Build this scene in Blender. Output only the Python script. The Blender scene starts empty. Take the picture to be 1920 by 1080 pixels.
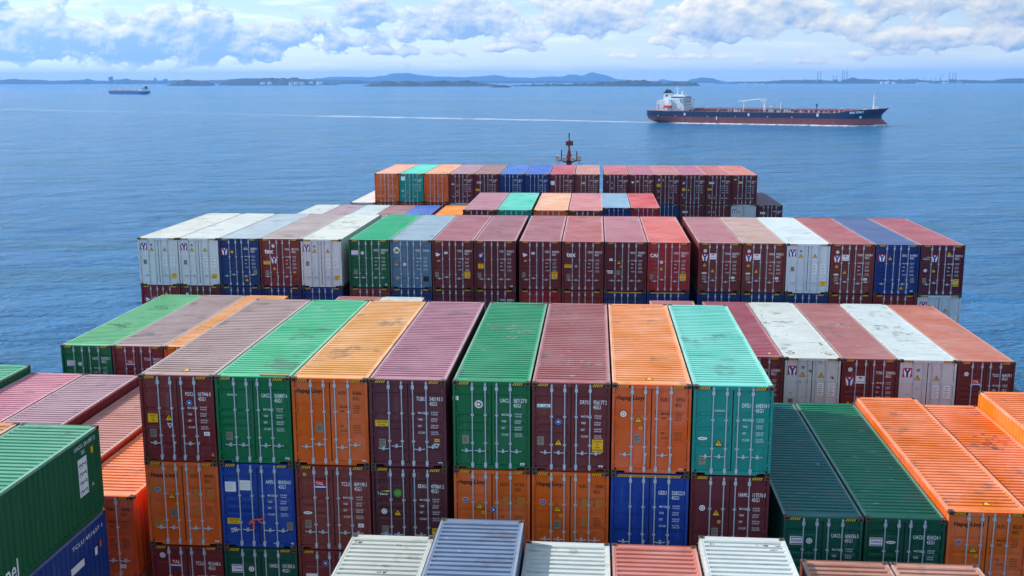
import bpy, bmesh, math, random
from mathutils import Vector, Matrix
R = math.radians
C = bpy.context.scene.collection
SC = bpy.context.scene
random.seed(7)

# ------------------------------------------------------------------ camera
ZC = 44.0                                   # camera height above the water
YAW, PITCH, ROLL, FPX = .0779, .1925, -.0021, 2000.0
def cam_basis():
    cy, sy, cp, sp = math.cos(YAW), math.sin(YAW), math.cos(PITCH), math.sin(PITCH)
    f = Vector((-sy*cp, cy*cp, -sp)); r = Vector((cy, sy, 0)); u = r.cross(f)
    return f, r*math.cos(ROLL)+u*math.sin(ROLL), u*math.cos(ROLL)-r*math.sin(ROLL)
f_, r_, u_ = cam_basis()
cam = bpy.data.objects.new('camera', bpy.data.cameras.new('camera')); C.objects.link(cam)
cam.matrix_world = Matrix(((r_.x, u_.x, -f_.x, 0), (r_.y, u_.y, -f_.y, 0), (r_.z, u_.z, -f_.z, ZC), (0, 0, 0, 1)))
cam.data.sensor_width = 36; cam.data.lens = 36*FPX/1920
cam.data.clip_start = .5; cam.data.clip_end = 80000
SC.camera = cam

# ------------------------------------------------------------------ node helpers
class V:
    """a float socket with arithmetic"""
    nt = None
    def __init__(s, sock): s.s = sock
def _link(nt, inp, v):
    if isinstance(v, V): nt.links.new(v.s, inp)
    elif hasattr(v, 'links') or hasattr(v, 'is_linked'): nt.links.new(v, inp)
    else: inp.default_value = v
def mth(nt, op, *a, clamp=False):
    n = nt.nodes.new('ShaderNodeMath'); n.operation = op; n.use_clamp = clamp
    for i, v in enumerate(a): _link(nt, n.inputs[i], v)
    return V(n.outputs[0])
def add(nt, a, b): return mth(nt, 'ADD', a, b)
def sub(nt, a, b): return mth(nt, 'SUBTRACT', a, b)
def mul(nt, a, b): return mth(nt, 'MULTIPLY', a, b)
def sstep(nt, x, a, b, lo=0., hi=1.):
    n = nt.nodes.new('ShaderNodeMapRange'); n.interpolation_type = 'SMOOTHSTEP'
    _link(nt, n.inputs[0], x); n.inputs[1].default_value = a; n.inputs[2].default_value = b
    n.inputs[3].default_value = lo; n.inputs[4].default_value = hi
    return V(n.outputs[0])
def comb(nt, x, y, z):
    n = nt.nodes.new('ShaderNodeCombineXYZ')
    for i, v in enumerate((x, y, z)): _link(nt, n.inputs[i], v)
    return n.outputs[0]
def noise(nt, vec, scale, detail=4, rough=.5, dist=0., col=False):
    n = nt.nodes.new('ShaderNodeTexNoise'); _link(nt, n.inputs['Vector'], vec)
    n.inputs['Scale'].default_value = scale; n.inputs['Detail'].default_value = detail
    n.inputs['Roughness'].default_value = rough; n.inputs['Distortion'].default_value = dist
    return n.outputs['Color'] if col else V(n.outputs['Fac'])
def mixc(nt, fac, a, b, mode='MIX'):
    n = nt.nodes.new('ShaderNodeMix'); n.data_type = 'RGBA'; n.blend_type = mode
    _link(nt, n.inputs[0], fac); _link(nt, n.inputs[6], a); _link(nt, n.inputs[7], b)
    return n.outputs[2]
def vmul(nt, vec, xyz):
    n = nt.nodes.new('ShaderNodeVectorMath'); n.operation = 'MULTIPLY'
    _link(nt, n.inputs[0], vec); n.inputs[1].default_value = xyz
    return n.outputs[0]
def lin(c):
    o = [(v/255/12.92 if v/255 <= .04045 else ((v/255+.055)/1.055)**2.4) for v in c]
    return (o[0], o[1], o[2], 1.)

# ------------------------------------------------------------------ sun, sky, clouds
SUN = Vector((-1.28, .42, 1.)).normalized()
EL = math.asin(SUN.z); AZ = math.atan2(SUN.x, SUN.y)
sun = bpy.data.objects.new('sun', bpy.data.lights.new('sun', 'SUN')); C.objects.link(sun)
sun.data.energy = 4.5; sun.data.angle = R(.53); sun.data.color = (1., .955, .88)
sun.rotation_euler = (-SUN).to_track_quat('-Z', 'Y').to_euler()
W_ = bpy.data.worlds.new('World'); SC.world = W_; W_.use_nodes = True
nt = W_.node_tree; nt.nodes.clear()
out = nt.nodes.new('ShaderNodeOutputWorld'); bg = nt.nodes.new('ShaderNodeBackground')
nt.links.new(bg.outputs[0], out.inputs[0])
sky = nt.nodes.new('ShaderNodeTexSky'); sky.sky_type = 'NISHITA'; sky.sun_disc = False
sky.sun_elevation = EL; sky.sun_rotation = AZ; sky.altitude = 40
sky.air_density = 1.; sky.dust_density = 1.2; sky.ozone_density = 2.2
STR = .09; bg.inputs[1].default_value = STR
tc = nt.nodes.new('ShaderNodeTexCoord'); sp = nt.nodes.new('ShaderNodeSeparateXYZ')
nt.links.new(tc.outputs['Generated'], sp.inputs[0])
dx, dy, dz = V(sp.outputs[0]), V(sp.outputs[1]), V(sp.outputs[2])
az = mul(nt, mth(nt, 'ARCTAN2', dx, dy), 57.2958)
el = mul(nt, mth(nt, 'ARCSINE', dz), 57.2958)
def px(u, v): return math.degrees(math.atan((u-960)/2000))-4.46, (151-v)/34.9
# big cloud masses of this particular sky: (pixel-like centre, half sizes, weight)
BLOBS = [(90, 84, 120, 52, .95), (265, 86, 150, 50, .9), (400, 84, 120, 60, .9), (480, 100, 90, 30, .6), (40, 20, 60, 26, .4), (560, 70, 110, 40, .6),
         (690, 34, 60, 44, .8), (640, 85, 90, 26, .55), (780, 60, 90, 36, .55), (870, 48, 120, 46, .9),
         (1100, 42, 115, 48, .95), (1010, 70, 80, 26, .5), (1340, 52, 120, 50, 1.0), (1450, 22, 90, 46, .9), (1290, 80, 140, 16, .5), (1560, 60, 110, 32, .6),
         (1700, 30, 140, 40, .75), (1870, 34, 110, 48, .95), (1780, 92, 200, 16, .5), (1190, 108, 200, 9, .35), (1500, 118, 160, 9, .3), (120, 108, 220, 9, .35), (1700, 78, 160, 26, .55), (1880, 84, 100, 28, .6), (1600, 108, 130, 11, .45), (1270, 110, 160, 9, .45), (760, 100, 160, 14, .5), (960, 92, 120, 14, .5)]
def density(a, e, detail):
    m = None
    for (u, v, ru, rv, w) in BLOBS:
        A, E_ = px(u, v); ra, re = ru/34.9*.9, rv/34.9
        qa = mth(nt, 'POWER', mul(nt, sub(nt, a, A), 1/ra), 2)
        qe = mul(nt, sub(nt, e, E_), 1/re)
        qe = mth(nt, 'POWER', mth(nt, 'MAXIMUM', qe, mul(nt, qe, -1.5)), 2)
        g = mul(nt, mth(nt, 'EXPONENT', mul(nt, add(nt, qa, qe), -1.)), w)
        m = g if m is None else mth(nt, 'MAXIMUM', m, g)
    # above the band that the picture shows: scattered fair-weather cloud
    hi = sstep(nt, e, 5., 9., 0., .20)
    m = mth(nt, 'MAXIMUM', m, hi)
    v1 = comb(nt, mul(nt, a, .62), mul(nt, e, .80), 0.)
    n1 = noise(nt, v1, 1.0, detail, .56, .15)
    v2 = comb(nt, mul(nt, a, 1.), mul(nt, e, 1.25), 7.3)
    vo = nt.nodes.new('ShaderNodeTexVoronoi'); vo.feature = 'SMOOTH_F1'; vo.inputs['Scale'].default_value = 1.15; vo.inputs['Smoothness'].default_value = .6
    nt.links.new(v2, vo.inputs['Vector'])
    d = add(nt, m, mul(nt, sub(nt, n1, .5), 1.7))
    return add(nt, d, mul(nt, sub(nt, .42, V(vo.outputs['Distance'])), .30))
d0 = density(az, el, 8)
d1 = density(add(nt, az, -.09), add(nt, el, .17), 7)
alpha = sstep(nt, d0, .24, .37)
d2 = density(add(nt, az, -.20), add(nt, el, .42), 4)
lit = add(nt, add(nt, mul(nt, sub(nt, d0, d1), 1.15), mul(nt, sub(nt, d0, d2), .42)), .36)
thick = sstep(nt, d0, .45, 1.25)
right = sstep(nt, az, -16., 6., -.16, .20)        # the clouds away from the sun show their lit faces
lit = add(nt, lit, right)
lit = mth(nt, 'SUBTRACT', lit, mul(nt, thick, .36), clamp=True)
K = 1/STR
shade_c = (.27*K, .47*K, .78*K, 1); lit_c = (1.08*K, 1.05*K, .95*K, 1)
cc = mixc(nt, lit, shade_c, lit_c)
# haze towards the horizon and a little veil of thin cloud
skyc = mixc(nt, .7, sky.outputs[0], (.20*K, .44*K, .82*K, 1))
skyc = mixc(nt, sstep(nt, el, 30., 3., 0., .85), skyc, (.42*K, .72*K, 1.05*K, 1))
veil = mul(nt, sstep(nt, el, 5.5, .4, .10, .82), 1.)
base = mixc(nt, veil, skyc, (.90*K, .99*K, .94*K, 1))
# thin bright wisps low down
w1 = noise(nt, comb(nt, mul(nt, az, .22), mul(nt, el, 1.6), 3.1), 1.3, 6, .55)
base = mixc(nt, mul(nt, sstep(nt, w1, .46, .72), .55), base, (1.02*K, 1.08*K, 1.02*K, 1))
fin = mixc(nt, mul(nt, alpha, sstep(nt, el, .25, 1.1, .15, .95)), base, cc)
aure = sstep(nt, az, 40., -75., .82, 1.55)          # brighter towards the sun's side
fin = mixc(nt, 1., fin, comb(nt, aure, aure, aure), 'MULTIPLY')
below = mth(nt, 'LESS_THAN', el, -.6)
fin = mixc(nt, below, fin, (.10*K, .22*K, .36*K, 1))
nt.links.new(fin, bg.inputs[0])
SC.view_settings.view_transform = 'Standard'; SC.view_settings.look = 'None'
SC.view_settings.exposure = .1; SC.view_settings.gamma = 1.
SC.cycles.volume_bounces = 1; SC.cycles.max_bounces = 6
SC.cycles.caustics_reflective = False; SC.cycles.caustics_refractive = False

# ------------------------------------------------------------------ materials
def newmat(name):
    m = bpy.data.materials.new(name); m.use_nodes = True; n = m.node_tree
    return m, n, n.nodes['Principled BSDF']
def plain(name, rgb, rough=.55, metal=0., var=.18, scale=6.):
    m, n, b = newmat(name)
    t = n.nodes.new('ShaderNodeTexCoord')
    f = noise(n, t.outputs['Object'], scale, 5, .6)
    c = lin(rgb)
    lo = tuple(v*(1-var) for v in c[:3])+(1,); hi = tuple(min(1, v*(1+var)) for v in c[:3])+(1,)
    n.links.new(mixc(n, f, lo, hi), b.inputs['Base Color'])
    b.inputs['Roughness'].default_value = rough; b.inputs['Metallic'].default_value = metal
    return m
def paint_mat(name, roof=False):
    """container paint: colour from the object, wear, streaks and rust from noise (alpha = how rusty)"""
    m, n, b = newmat(name)
    oi = n.nodes.new('ShaderNodeObjectInfo'); t = n.nodes.new('ShaderNodeTexCoord')
    off = n.nodes.new('ShaderNodeVectorMath'); off.operation = 'ADD'
    n.links.new(t.outputs['Object'], off.inputs[0])
    rv = mul(n, V(oi.outputs['Random']), 90.)
    n.links.new(comb(n, rv, mul(n, rv, .37), mul(n, rv, 1.7)), off.inputs[1])
    p = off.outputs[0]
    big = noise(n, p, .55, 4, .55)
    fine = noise(n, p, 7., 5, .6)
    streak = noise(n, vmul(n, p, (.55, 5., 1.) if roof else (6., 6., .35)), 1.2, 4, .6)
    tone = add(n, mul(n, big, .42 if roof else .30), mul(n, fine, .16))
    tone = add(n, tone, .70 if roof else .76)
    hs = n.nodes.new('ShaderNodeHueSaturation')
    n.links.new(oi.outputs['Color'], hs.inputs['Color'])
    n.links.new(tone.s, hs.inputs['Value'])
    n.links.new(add(n, mul(n, big, -.5 if roof else -.3), 1.24 if roof else 1.13).s, hs.inputs['Saturation'])
    col = hs.outputs[0]
    # chalky wear
    col = mixc(n, mul(n, sstep(n, streak, .55, .85), .30 if roof else .16), col, (.55, .53, .50, 1))
    col = mixc(n, mul(n, sstep(n, streak, .48, .2), .5 if roof else .28), col, (.05, .045, .04, 1))
    if roof:   # puddle stains and scuffs
        pud = noise(n, vmul(n, p, (1., .8, 1.)), .9, 6, .62)
        col = mixc(n, mul(n, sstep(n, pud, .57, .68), .46), col, (.12, .10, .09, 1))
        sc = noise(n, vmul(n, p, (1.3, 3., 1.)), 1.6, 5, .6)
        col = mixc(n, mul(n, sstep(n, sc, .64, .74), .5), col, (.60, .58, .54, 1))
    rn = noise(n, p, 3.2, 9, .68)
    rust = sstep(n, sub(n, rn, sub(n, .80, mul(n, V(oi.outputs['Alpha']), .30))), 0., .05)
    col = mixc(n, mul(n, rust, .85), col, (.15, .06, .025, 1))
    n.links.new(col, b.inputs['Base Color'])
    n.links.new(add(n, mul(n, fine, .25), .42).s, b.inputs['Roughness'])
    b.inputs['Specular IOR Level'].default_value = .35
    bp = n.nodes.new('ShaderNodeBump'); bp.inputs['Strength'].default_value = .4; bp.inputs['Distance'].default_value = .04
    n.links.new(noise(n, vmul(n, p, (1.5, 1.5, 1.5)), 1.3, 3, .5).s, bp.inputs['Height'])
    n.links.new(bp.outputs[0], b.inputs['Normal'])
    return m
M = {
    'paint': paint_mat('container_paint'), 'roofp': paint_mat('roof_paint', True),
    'white': plain('white_marking', (248, 248, 248), .5, 0, .04), 'black': plain('black_marking', (18, 18, 20), .5),
    'yellow': plain('yellow_marking', (255, 190, 8), .5, 0, .08), 'red': plain('red_marking', (190, 20, 45), .5),
    'blue': plain('blue_marking', (20, 50, 150), .5), 'green': plain('green_marking', (70, 170, 40), .5),
    'grey': plain('zinc_plate', (150, 145, 130), .45, .3), 'ink': plain('dark_lettering', (52, 22, 12), .6),
    'ltblue': plain('light_blue_marking', (70, 150, 215), .5), 'ribbon': plain('orange_tape', (246, 92, 48), .5),
    'rod': plain('galvanised_rod', (190, 200, 208), .42, .1, .12), 'dark': plain('door_gasket', (14, 14, 16), .8),
    'cast': plain('corner_casting_steel', (96, 76, 60), .65, .1, .5, 9.), 'hole': plain('casting_hole', (8, 7, 7), .9),
}

# ------------------------------------------------------------------ mesh builder
class MB:
    def __init__(s): s.v = []; s.f = []; s.m = []
    def face(s, pts, mi=0):
        i = len(s.v); s.v += [tuple(p) for p in pts]; s.f.append(tuple(range(i, i+len(pts)))); s.m.append(mi)
    def box(s, x0, x1, y0, y1, z0, z1, mi=0):
        i = len(s.v)
        s.v += [(x0, y0, z0), (x1, y0, z0), (x1, y1, z0), (x0, y1, z0), (x0, y0, z1), (x1, y0, z1), (x1, y1, z1), (x0, y1, z1)]
        for q in ((0, 3, 2, 1), (4, 5, 6, 7), (0, 1, 5, 4), (1, 2, 6, 5), (2, 3, 7, 6), (3, 0, 4, 7)):
            s.f.append(tuple(i+k for k in q)); s.m.append(mi)
    def tube(s, pts, r, n=8, mi=0, cap=True, r2=None):
        pts = [Vector(p) for p in pts]; rings = []
        for k, p in enumerate(pts):
            d = (pts[min(k+1, len(pts)-1)]-pts[max(k-1, 0)]).normalized()
            a = d.orthogonal().normalized(); b = d.cross(a)
            rr = r if r2 is None else r+(r2-r)*k/(len(pts)-1)
            i = len(s.v)
            s.v += [tuple(p+a*rr*math.cos(t*2*math.pi/n)+b*rr*math.sin(t*2*math.pi/n)) for t in range(n)]
            rings.append(i)
        for a, b in zip(rings, rings[1:]):
            for t in range(n):
                s.f.append((a+t, a+(t+1) % n, b+(t+1) % n, b+t)); s.m.append(mi)
        if cap:
            s.f.append(tuple(rings[0]+t for t in reversed(range(n)))); s.m.append(mi)
            s.f.append(tuple(rings[-1]+t for t in range(n))); s.m.append(mi)
    def grid(s, us, vs, fn, mi=0, flip=False):
        i = len(s.v); nu = len(us)
        for v in vs:
            for u in us: s.v.append(tuple(fn(u, v)))
        for b in range(len(vs)-1):
            for a in range(nu-1):
                q = (i+b*nu+a, i+b*nu+a+1, i+(b+1)*nu+a+1, i+(b+1)*nu+a)
                s.f.append(q[::-1] if flip else q); s.m.append(mi)
    def raw(s, vs, fs, mi, fn):
        i = len(s.v); s.v += [tuple(fn(p)) for p in vs]
        for f in fs: s.f.append(tuple(i+k for k in f)); s.m.append(mi)
    def mesh(s, name, mats, smooth=False):
        me = bpy.data.meshes.new(name); me.from_pydata(s.v, [], s.f)
        for m in mats: me.materials.append(m)
        me.polygons.foreach_set('material_index', s.m)
        if smooth: me.polygons.foreach_set('use_smooth', [True]*len(s.f))
        me.update(); return me
def put(name, me, parent=None, loc=(0, 0, 0), color=None, rot=None):
    o = bpy.data.objects.new(name, me); C.objects.link(o)
    if parent: o.parent = parent
    o.location = loc
    if rot: o.rotation_euler = rot
    if color: o.color = color
    return o
def empty(name, loc, label, cat, group=None, rotz=0.):
    o = bpy.data.objects.new(name, None); C.objects.link(o); o.location = loc; o.rotation_euler = (0, 0, rotz)
    o.empty_display_size = .3
    tag(o, label, cat, group); return o
def tag(o, label, cat, group=None):
    o['label'] = label; o['category'] = cat
    if group: o['group'] = group
    return o
def struct(name, me, kind='structure', loc=(0, 0, 0)):
    o = put(name, me, None, loc); o['kind'] = kind; return o

_tc = {}
def text_raw(s):
    """triangles of a line of lettering, 1 high per capital, left-aligned"""
    if s in _tc: return _tc[s]
    cu = bpy.data.curves.new('t', 'FONT'); cu.body = s; cu.size = 1.42; cu.resolution_u = 2; cu.offset = .014; cu.space_character = 1.04
    o = bpy.data.objects.new('t', cu); C.objects.link(o)
    dg = bpy.context.evaluated_depsgraph_get(); me = o.evaluated_get(dg).to_mesh()
    vs = [(v.co.x, v.co.y) for v in me.vertices]; fs = [tuple(p.vertices) for p in me.polygons]
    o.evaluated_get(dg).to_mesh_clear()
    bpy.data.objects.remove(o); bpy.data.curves.remove(cu)
    w = max([v[0] for v in vs] or [0])
    _tc[s] = (vs, fs, w); return _tc[s]
def text(mb, s, x, z, h, mi, sx=.62, y=0., align='l', width=None):
    vs, fs, w = text_raw(s)
    if width: sx = width/(w*h)
    if align == 'c': x -= w*h*sx/2
    mb.raw(vs, fs, mi, lambda p: (x+p[0]*h*sx, y, z+p[1]*h))

# ------------------------------------------------------------------ container pieces
W, L, HC, HS = 2.438, 12.192, 2.896, 2.591
HX, HY = W/2, L/2
YD = -HY+.06            # door plane
_mc = {}
def cached(key, fn):
    if key not in _mc: _mc[key] = fn()
    return _mc[key]
def casting(mb, sx, sy, top, H, m0=0, m1=1):
    """corner casting with dark apertures; sx, sy = which corner"""
    hw, hl, hh = .162, .178, .118
    x1 = sx*(HX+.003); x0 = x1-sx*hw
    y1 = sy*(HY+.003); y0 = y1-sy*hl
    z0, z1 = (H-hh+.004, H+.006) if top else (-.004, hh)
    a, b = min(x0, x1), max(x0, x1); c, d = min(y0, y1), max(y0, y1)
    mb.box(a, b, c, d, z0, z1, m0)
    cx, cy, cz = (a+b)/2, (c+d)/2, (z0+z1)/2
    def disc(fn, rx, ry):
        mb.face([fn(rx*math.cos(t*math.pi/5), ry*math.sin(t*math.pi/5)) for t in range(10)], m1)
    if top: disc(lambda p, q: (cx+p, cy+q, z1+.002), .034, .06)
    disc(lambda p, q: (cx+p, y1+sy*.002, cz+q*(-sy)*-1), .05, .03)
    disc(lambda p, q: (x1+sx*.002, cy+p, cz+q), .055, .03)
def m_casting(sx, sy, top, H):
    mb = MB(); casting(mb, sx, sy, top, H); return mb.mesh('corner_casting', [M['cast'], M['hole']])
def m_frame(H, cast=False):
    mb = MB()
    for sx in (-1, 1):
        a, b = sorted((sx*(HX-.085), sx*(HX-.003)))
        for (y0, y1) in ((-HY+.004, -HY+.15), (HY-.15, HY-.004)): mb.box(a, b, y0, y1, .11, H-.11)
        a, b = sorted((sx*(HX-.055), sx*(HX-.006)))
        mb.box(a, b, -HY+.175, HY-.175, .02, .165)
    mb.box(-HX+.16, HX-.16, -HY+.012, -HY+.10, H-.125, H-.006)
    mb.box(-HX+.16, HX-.16, HY-.10, HY-.012, H-.11, H-.006)
    for s in (-1, 1):
        y0, y1 = sorted((s*(HY-.012), s*(HY-.09)))
        mb.box(-HX+.42, HX-.42, y0, y1, .02, .15)
        mb.box(-HX+.16, -HX+.42, y0, y1, .085, .15); mb.box(HX-.42, HX-.16, y0, y1, .085, .15)
    mb.box(-HX+.06, HX-.06, -HY+.2, HY-.2, .10, .14)
    ms = [M['paint'], M['cast'], M['hole']]
    if cast:
        for sx in (-1, 1):
            for sy in (-1, 1):
                for t in (0, 1): casting(mb, sx, sy, t, H, 1, 2)
    return mb.mesh('frame', ms)
def m_rail(H, s):
    mb = MB(); a, b = sorted((s*(HX-.070), s*(HX-.004)))
    mb.box(a, b, -HY+.18, HY-.18, H-.085, H-.001); return mb.mesh('top_rail', [M['roofp']])
def trap(a, b, period, flat, slope):
    """stations and depth flags of a trapezoid corrugation"""
    n = max(1, round((b-a)/period)); p = (b-a)/n; st = []
    for k in range(n):
        o = a+k*p
        st += [(o, 0), (o+flat, 0), (o+flat+slope, 1), (o+p-slope, 1)]
    st.append((b, 0)); return st
def m_side(H, s):
    mb = MB(); st = trap(-HY+.15, HY-.15, .278, .072, .066); dep = dict(st)
    xo = s*(HX-.012)
    mb.grid([q[0] for q in st], [.165, H-.085], lambda y, z: (xo-s*.036*dep[y], y, z), flip=(s < 0))
    return mb.mesh('side_wall', [M['paint']])
def m_endwall(H):
    mb = MB(); st = trap(-HX+.085, HX-.085, .25, .06, .06); dep = dict(st)
    mb.grid([q[0] for q in st], [.15, H-.11], lambda x, z: (x, HY-.03-.04*dep[x], z), flip=True)
    return mb.mesh('end_wall', [M['paint']])
def m_roof(H, kind):
    mb = MB(); z0 = H-.010
    y0, y1 = -HY+.34, HY-.34
    if kind == 'rib':
        st = trap(y0, y1, .268, .145, .020); d = .048
    else:
        st = trap(y0, y1, .268, .205, .022); d = .015
    dep = dict(st)
    xs = [-HX+.07, -HX+.115, -HX+.15, HX-.15, HX-.115, HX-.07]; xm = [0, 0, 1, 1, 0, 0]; xd = dict(zip(xs, xm))
    mb.grid(xs, [-HY+.10]+[q[0] for q in st]+[HY-.10], lambda x, y: (x, y, z0-d*dep.get(y, 0)*xd[x]))
    # header plates at both ends
    for a, b in ((-HY+.10, -HY+.30), (HY-.30, HY-.10)): mb.box(-HX+.165, HX-.165, a, b, z0+.003, z0+.008)
    return mb.mesh('roof', [M['roofp']])
def m_door(H, kind, s):
    """one door leaf; s = -1 left, 1 right"""
    mb = MB(); za, zb = .155, H-.135; h = zb-za
    xa, xb = (-HX+.10, -.018) if s < 0 else (.018, HX-.10)
    if kind == 'rib': ch = [(.11, .19), (.365, .425), (.465, .525), (.565, .625), (.82, .885)]; d = .034
    elif kind == 'panel': ch = [(.27, .325), (.455, .51), (.655, .71)]; d = .03
    else: ch = []; d = 0
    xs = [xa, xa+.07, xa+.095, xb-.095, xb-.07, xb]; xm = dict(zip(xs, (0, 0, 1, 1, 0, 0)))
    zs = [(za, 0)]
    for (a, b) in reversed(ch):
        z0, z1 = zb-b*h, zb-a*h; k = .035 if kind == 'rib' else .012
        zs += [(z0, 0), (z0+k, 1), (z1-k, 1), (z1, 0)]
    zs.append((zb, 0)); zd = dict(zs)
    mb.grid(xs, [q[0] for q in zs], lambda x, z: (x, YD+d*xm[x]*zd[z], z))
    for (p, q) in ((xa, xa), (xb, xb)):
        mb.face([(p, YD, za), (p, YD+.045, za), (p, YD+.045, zb), (p, YD, zb)])
    mb.face([(xa, YD, zb), (xa, YD+.045, zb), (xb, YD+.045, zb), (xb, YD, zb)])
    mb.face([(xa, YD, za), (xb, YD, za), (xb, YD+.045, za), (xa, YD+.045, za)])
    # hinges on the outer edge
    hx = (-HX+.035, -HX+.16) if s < 0 else (HX-.16, HX-.035)
    for t in (.08, .36, .64, .92): mb.box(hx[0], hx[1], YD-.036, YD-.002, za+h*t-.05, za+h*t+.05)
    if kind == 'flat':
        for t in (.03, .345, .62, .975): mb.box(xa+.02, xb-.02, YD-.014, YD-.001, zb-t*h-.02, zb-t*h+.02)
    return mb.mesh('door', [M['paint']])
def m_gasket(H):
    mb = MB(); mb.box(-HX+.088, HX-.088, YD+.05, YD+.07, .14, H-.12)
    mb.box(-.016, .016, YD+.004, YD+.048, .16, H-.14)
    return mb.mesh('door_gasket', [M['dark']])
RODS = (-.605, -.195, .165, .595)
def m_rod(H, k):
    mb = MB(); x = RODS[k]; y = -HY+.018
    mb.tube([(x, y, .05), (x, y, H-.03)], .019, 8)
    for z in (.16, H-.23): mb.box(x-.045, x+.045, -HY-.004, YD-.004, z-.06, z+.06)
    for z in (.085, H-.10): mb.box(x-.028, x+.028, -HY-.012, -HY+.03, z-.035, z+.035)
    for t in (.30, .62): mb.box(x-.05, x+.05, y-.004, YD-.003, H*t-.025, H*t+.025)
    return mb.mesh('lock_rod', [M['rod']])
def m_handle(H, k, var):
    """door handle of rod k: swung into its retainer, or hanging beside the rod"""
    mb = MB(); y = -HY+.012; x = RODS[k]
    z = H*(.245 if var == 2 and k % 2 else .215)
    if var == 1 and k % 2:
        mb.tube([(x+.02, y, z+.02), (x+.03, y-.008, z-.12), (x+.02, y, z-.30)], .017, 6); mb.box(x+.0, x+.07, y-.01, YD-.004, z-.03, z+.05)
    else:
        d_ = (-.36, -.34, .36, .36)[k]
        mb.tube([(x, y, z), (x+d_*.5, y-.012, z-.015), (x+d_, y, z+.005)], .016, 6)
        mb.box(x+d_*.55-.035, x+d_*.55+.035, y-.022, YD-.004, z-.055, z+.055)
    return mb.mesh('handle', [M['rod']])
def m_hazard(H, which):
    mb = MB(); y = -HY+.008
    segs = [[(-HX+.19, HX-.19)], [(-HX+.18, -HX+.56)], [(HX-.56, HX-.18)]][which]
    z0, z1 = H-.105, H-.020
    for a, b in segs:
        mb.box(a, b, y, y+.003, z0, z1, 0)
        p = .064; x = a+.006
        while x+p*.55+.05 < b:
            mb.face([(x, y-.002, z0), (x+p*.5, y-.002, z0), (x+p*.5+.045, y-.002, z1), (x+.045, y-.002, z1)], 1); x += p
    return mb.mesh('hazard_strip', [M['black'], M['yellow']])
# ---- markings on the doors: u from the left edge, v from the top edge of the face
M['tan'] = plain('faded_orange_patch', (196, 116, 40), .6); M['rust'] = plain('rust_stain', (112, 58, 26), .8, 0, .5, 14.); M['scuff'] = plain('pale_scuff', (196, 178, 170), .7, 0, .2); M['soot'] = plain('dark_smudge', (70, 64, 58), .8, 0, .4)
def soft_stain(m, sc_, lo, hi, dens):
    n = m.node_tree; b = n.nodes['Principled BSDF']; t = n.nodes.new('ShaderNodeTexCoord'); f = noise(n, vmul(n, t.outputs['Object'], (1., 1., 1.)), sc_, 6, .7)
    tr = n.nodes.new('ShaderNodeBsdfTransparent'); mx = n.nodes.new('ShaderNodeMixShader'); n.links.new(sstep(n, f, lo, hi, 0., dens).s, mx.inputs[0])
    n.links.new(tr.outputs[0], mx.inputs[1]); n.links.new(b.outputs[0], mx.inputs[2]); n.links.new(mx.outputs[0], n.nodes['Material Output'].inputs[0])
for nm_, ds_ in (('scuff', .75), ('soot', .6), ('rust', .85)): soft_stain(M[nm_], 5.5, .36, .62, ds_)
PAL = ['white', 'black', 'yellow', 'red', 'blue', 'green', 'grey', 'ink', 'ltblue', 'ribbon', 'tan', 'rust', 'scuff', 'soot']
PI_ = {n: i for i, n in enumerate(PAL)}
PM = [M[n] for n in PAL]
def q(mb, x0, x1, z0, z1, c, y): mb.face([(x0, y, z0), (x1, y, z0), (x1, y, z1), (x0, y, z1)], PI_[c])
def pl(mb, pts, c, y): mb.face([(p[0], y, p[1]) for p in pts], PI_[c])
def circ(mb, r, c, y, x=0, z=0, n=18): pl(mb, [(x+r*math.cos(2*math.pi*t/n), z+r*math.sin(2*math.pi*t/n)) for t in range(n)], c, y)
def plate(mb, w, h, c): mb.box(-w/2, w/2, -.002, .003, -h/2, h/2, PI_[c])
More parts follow.
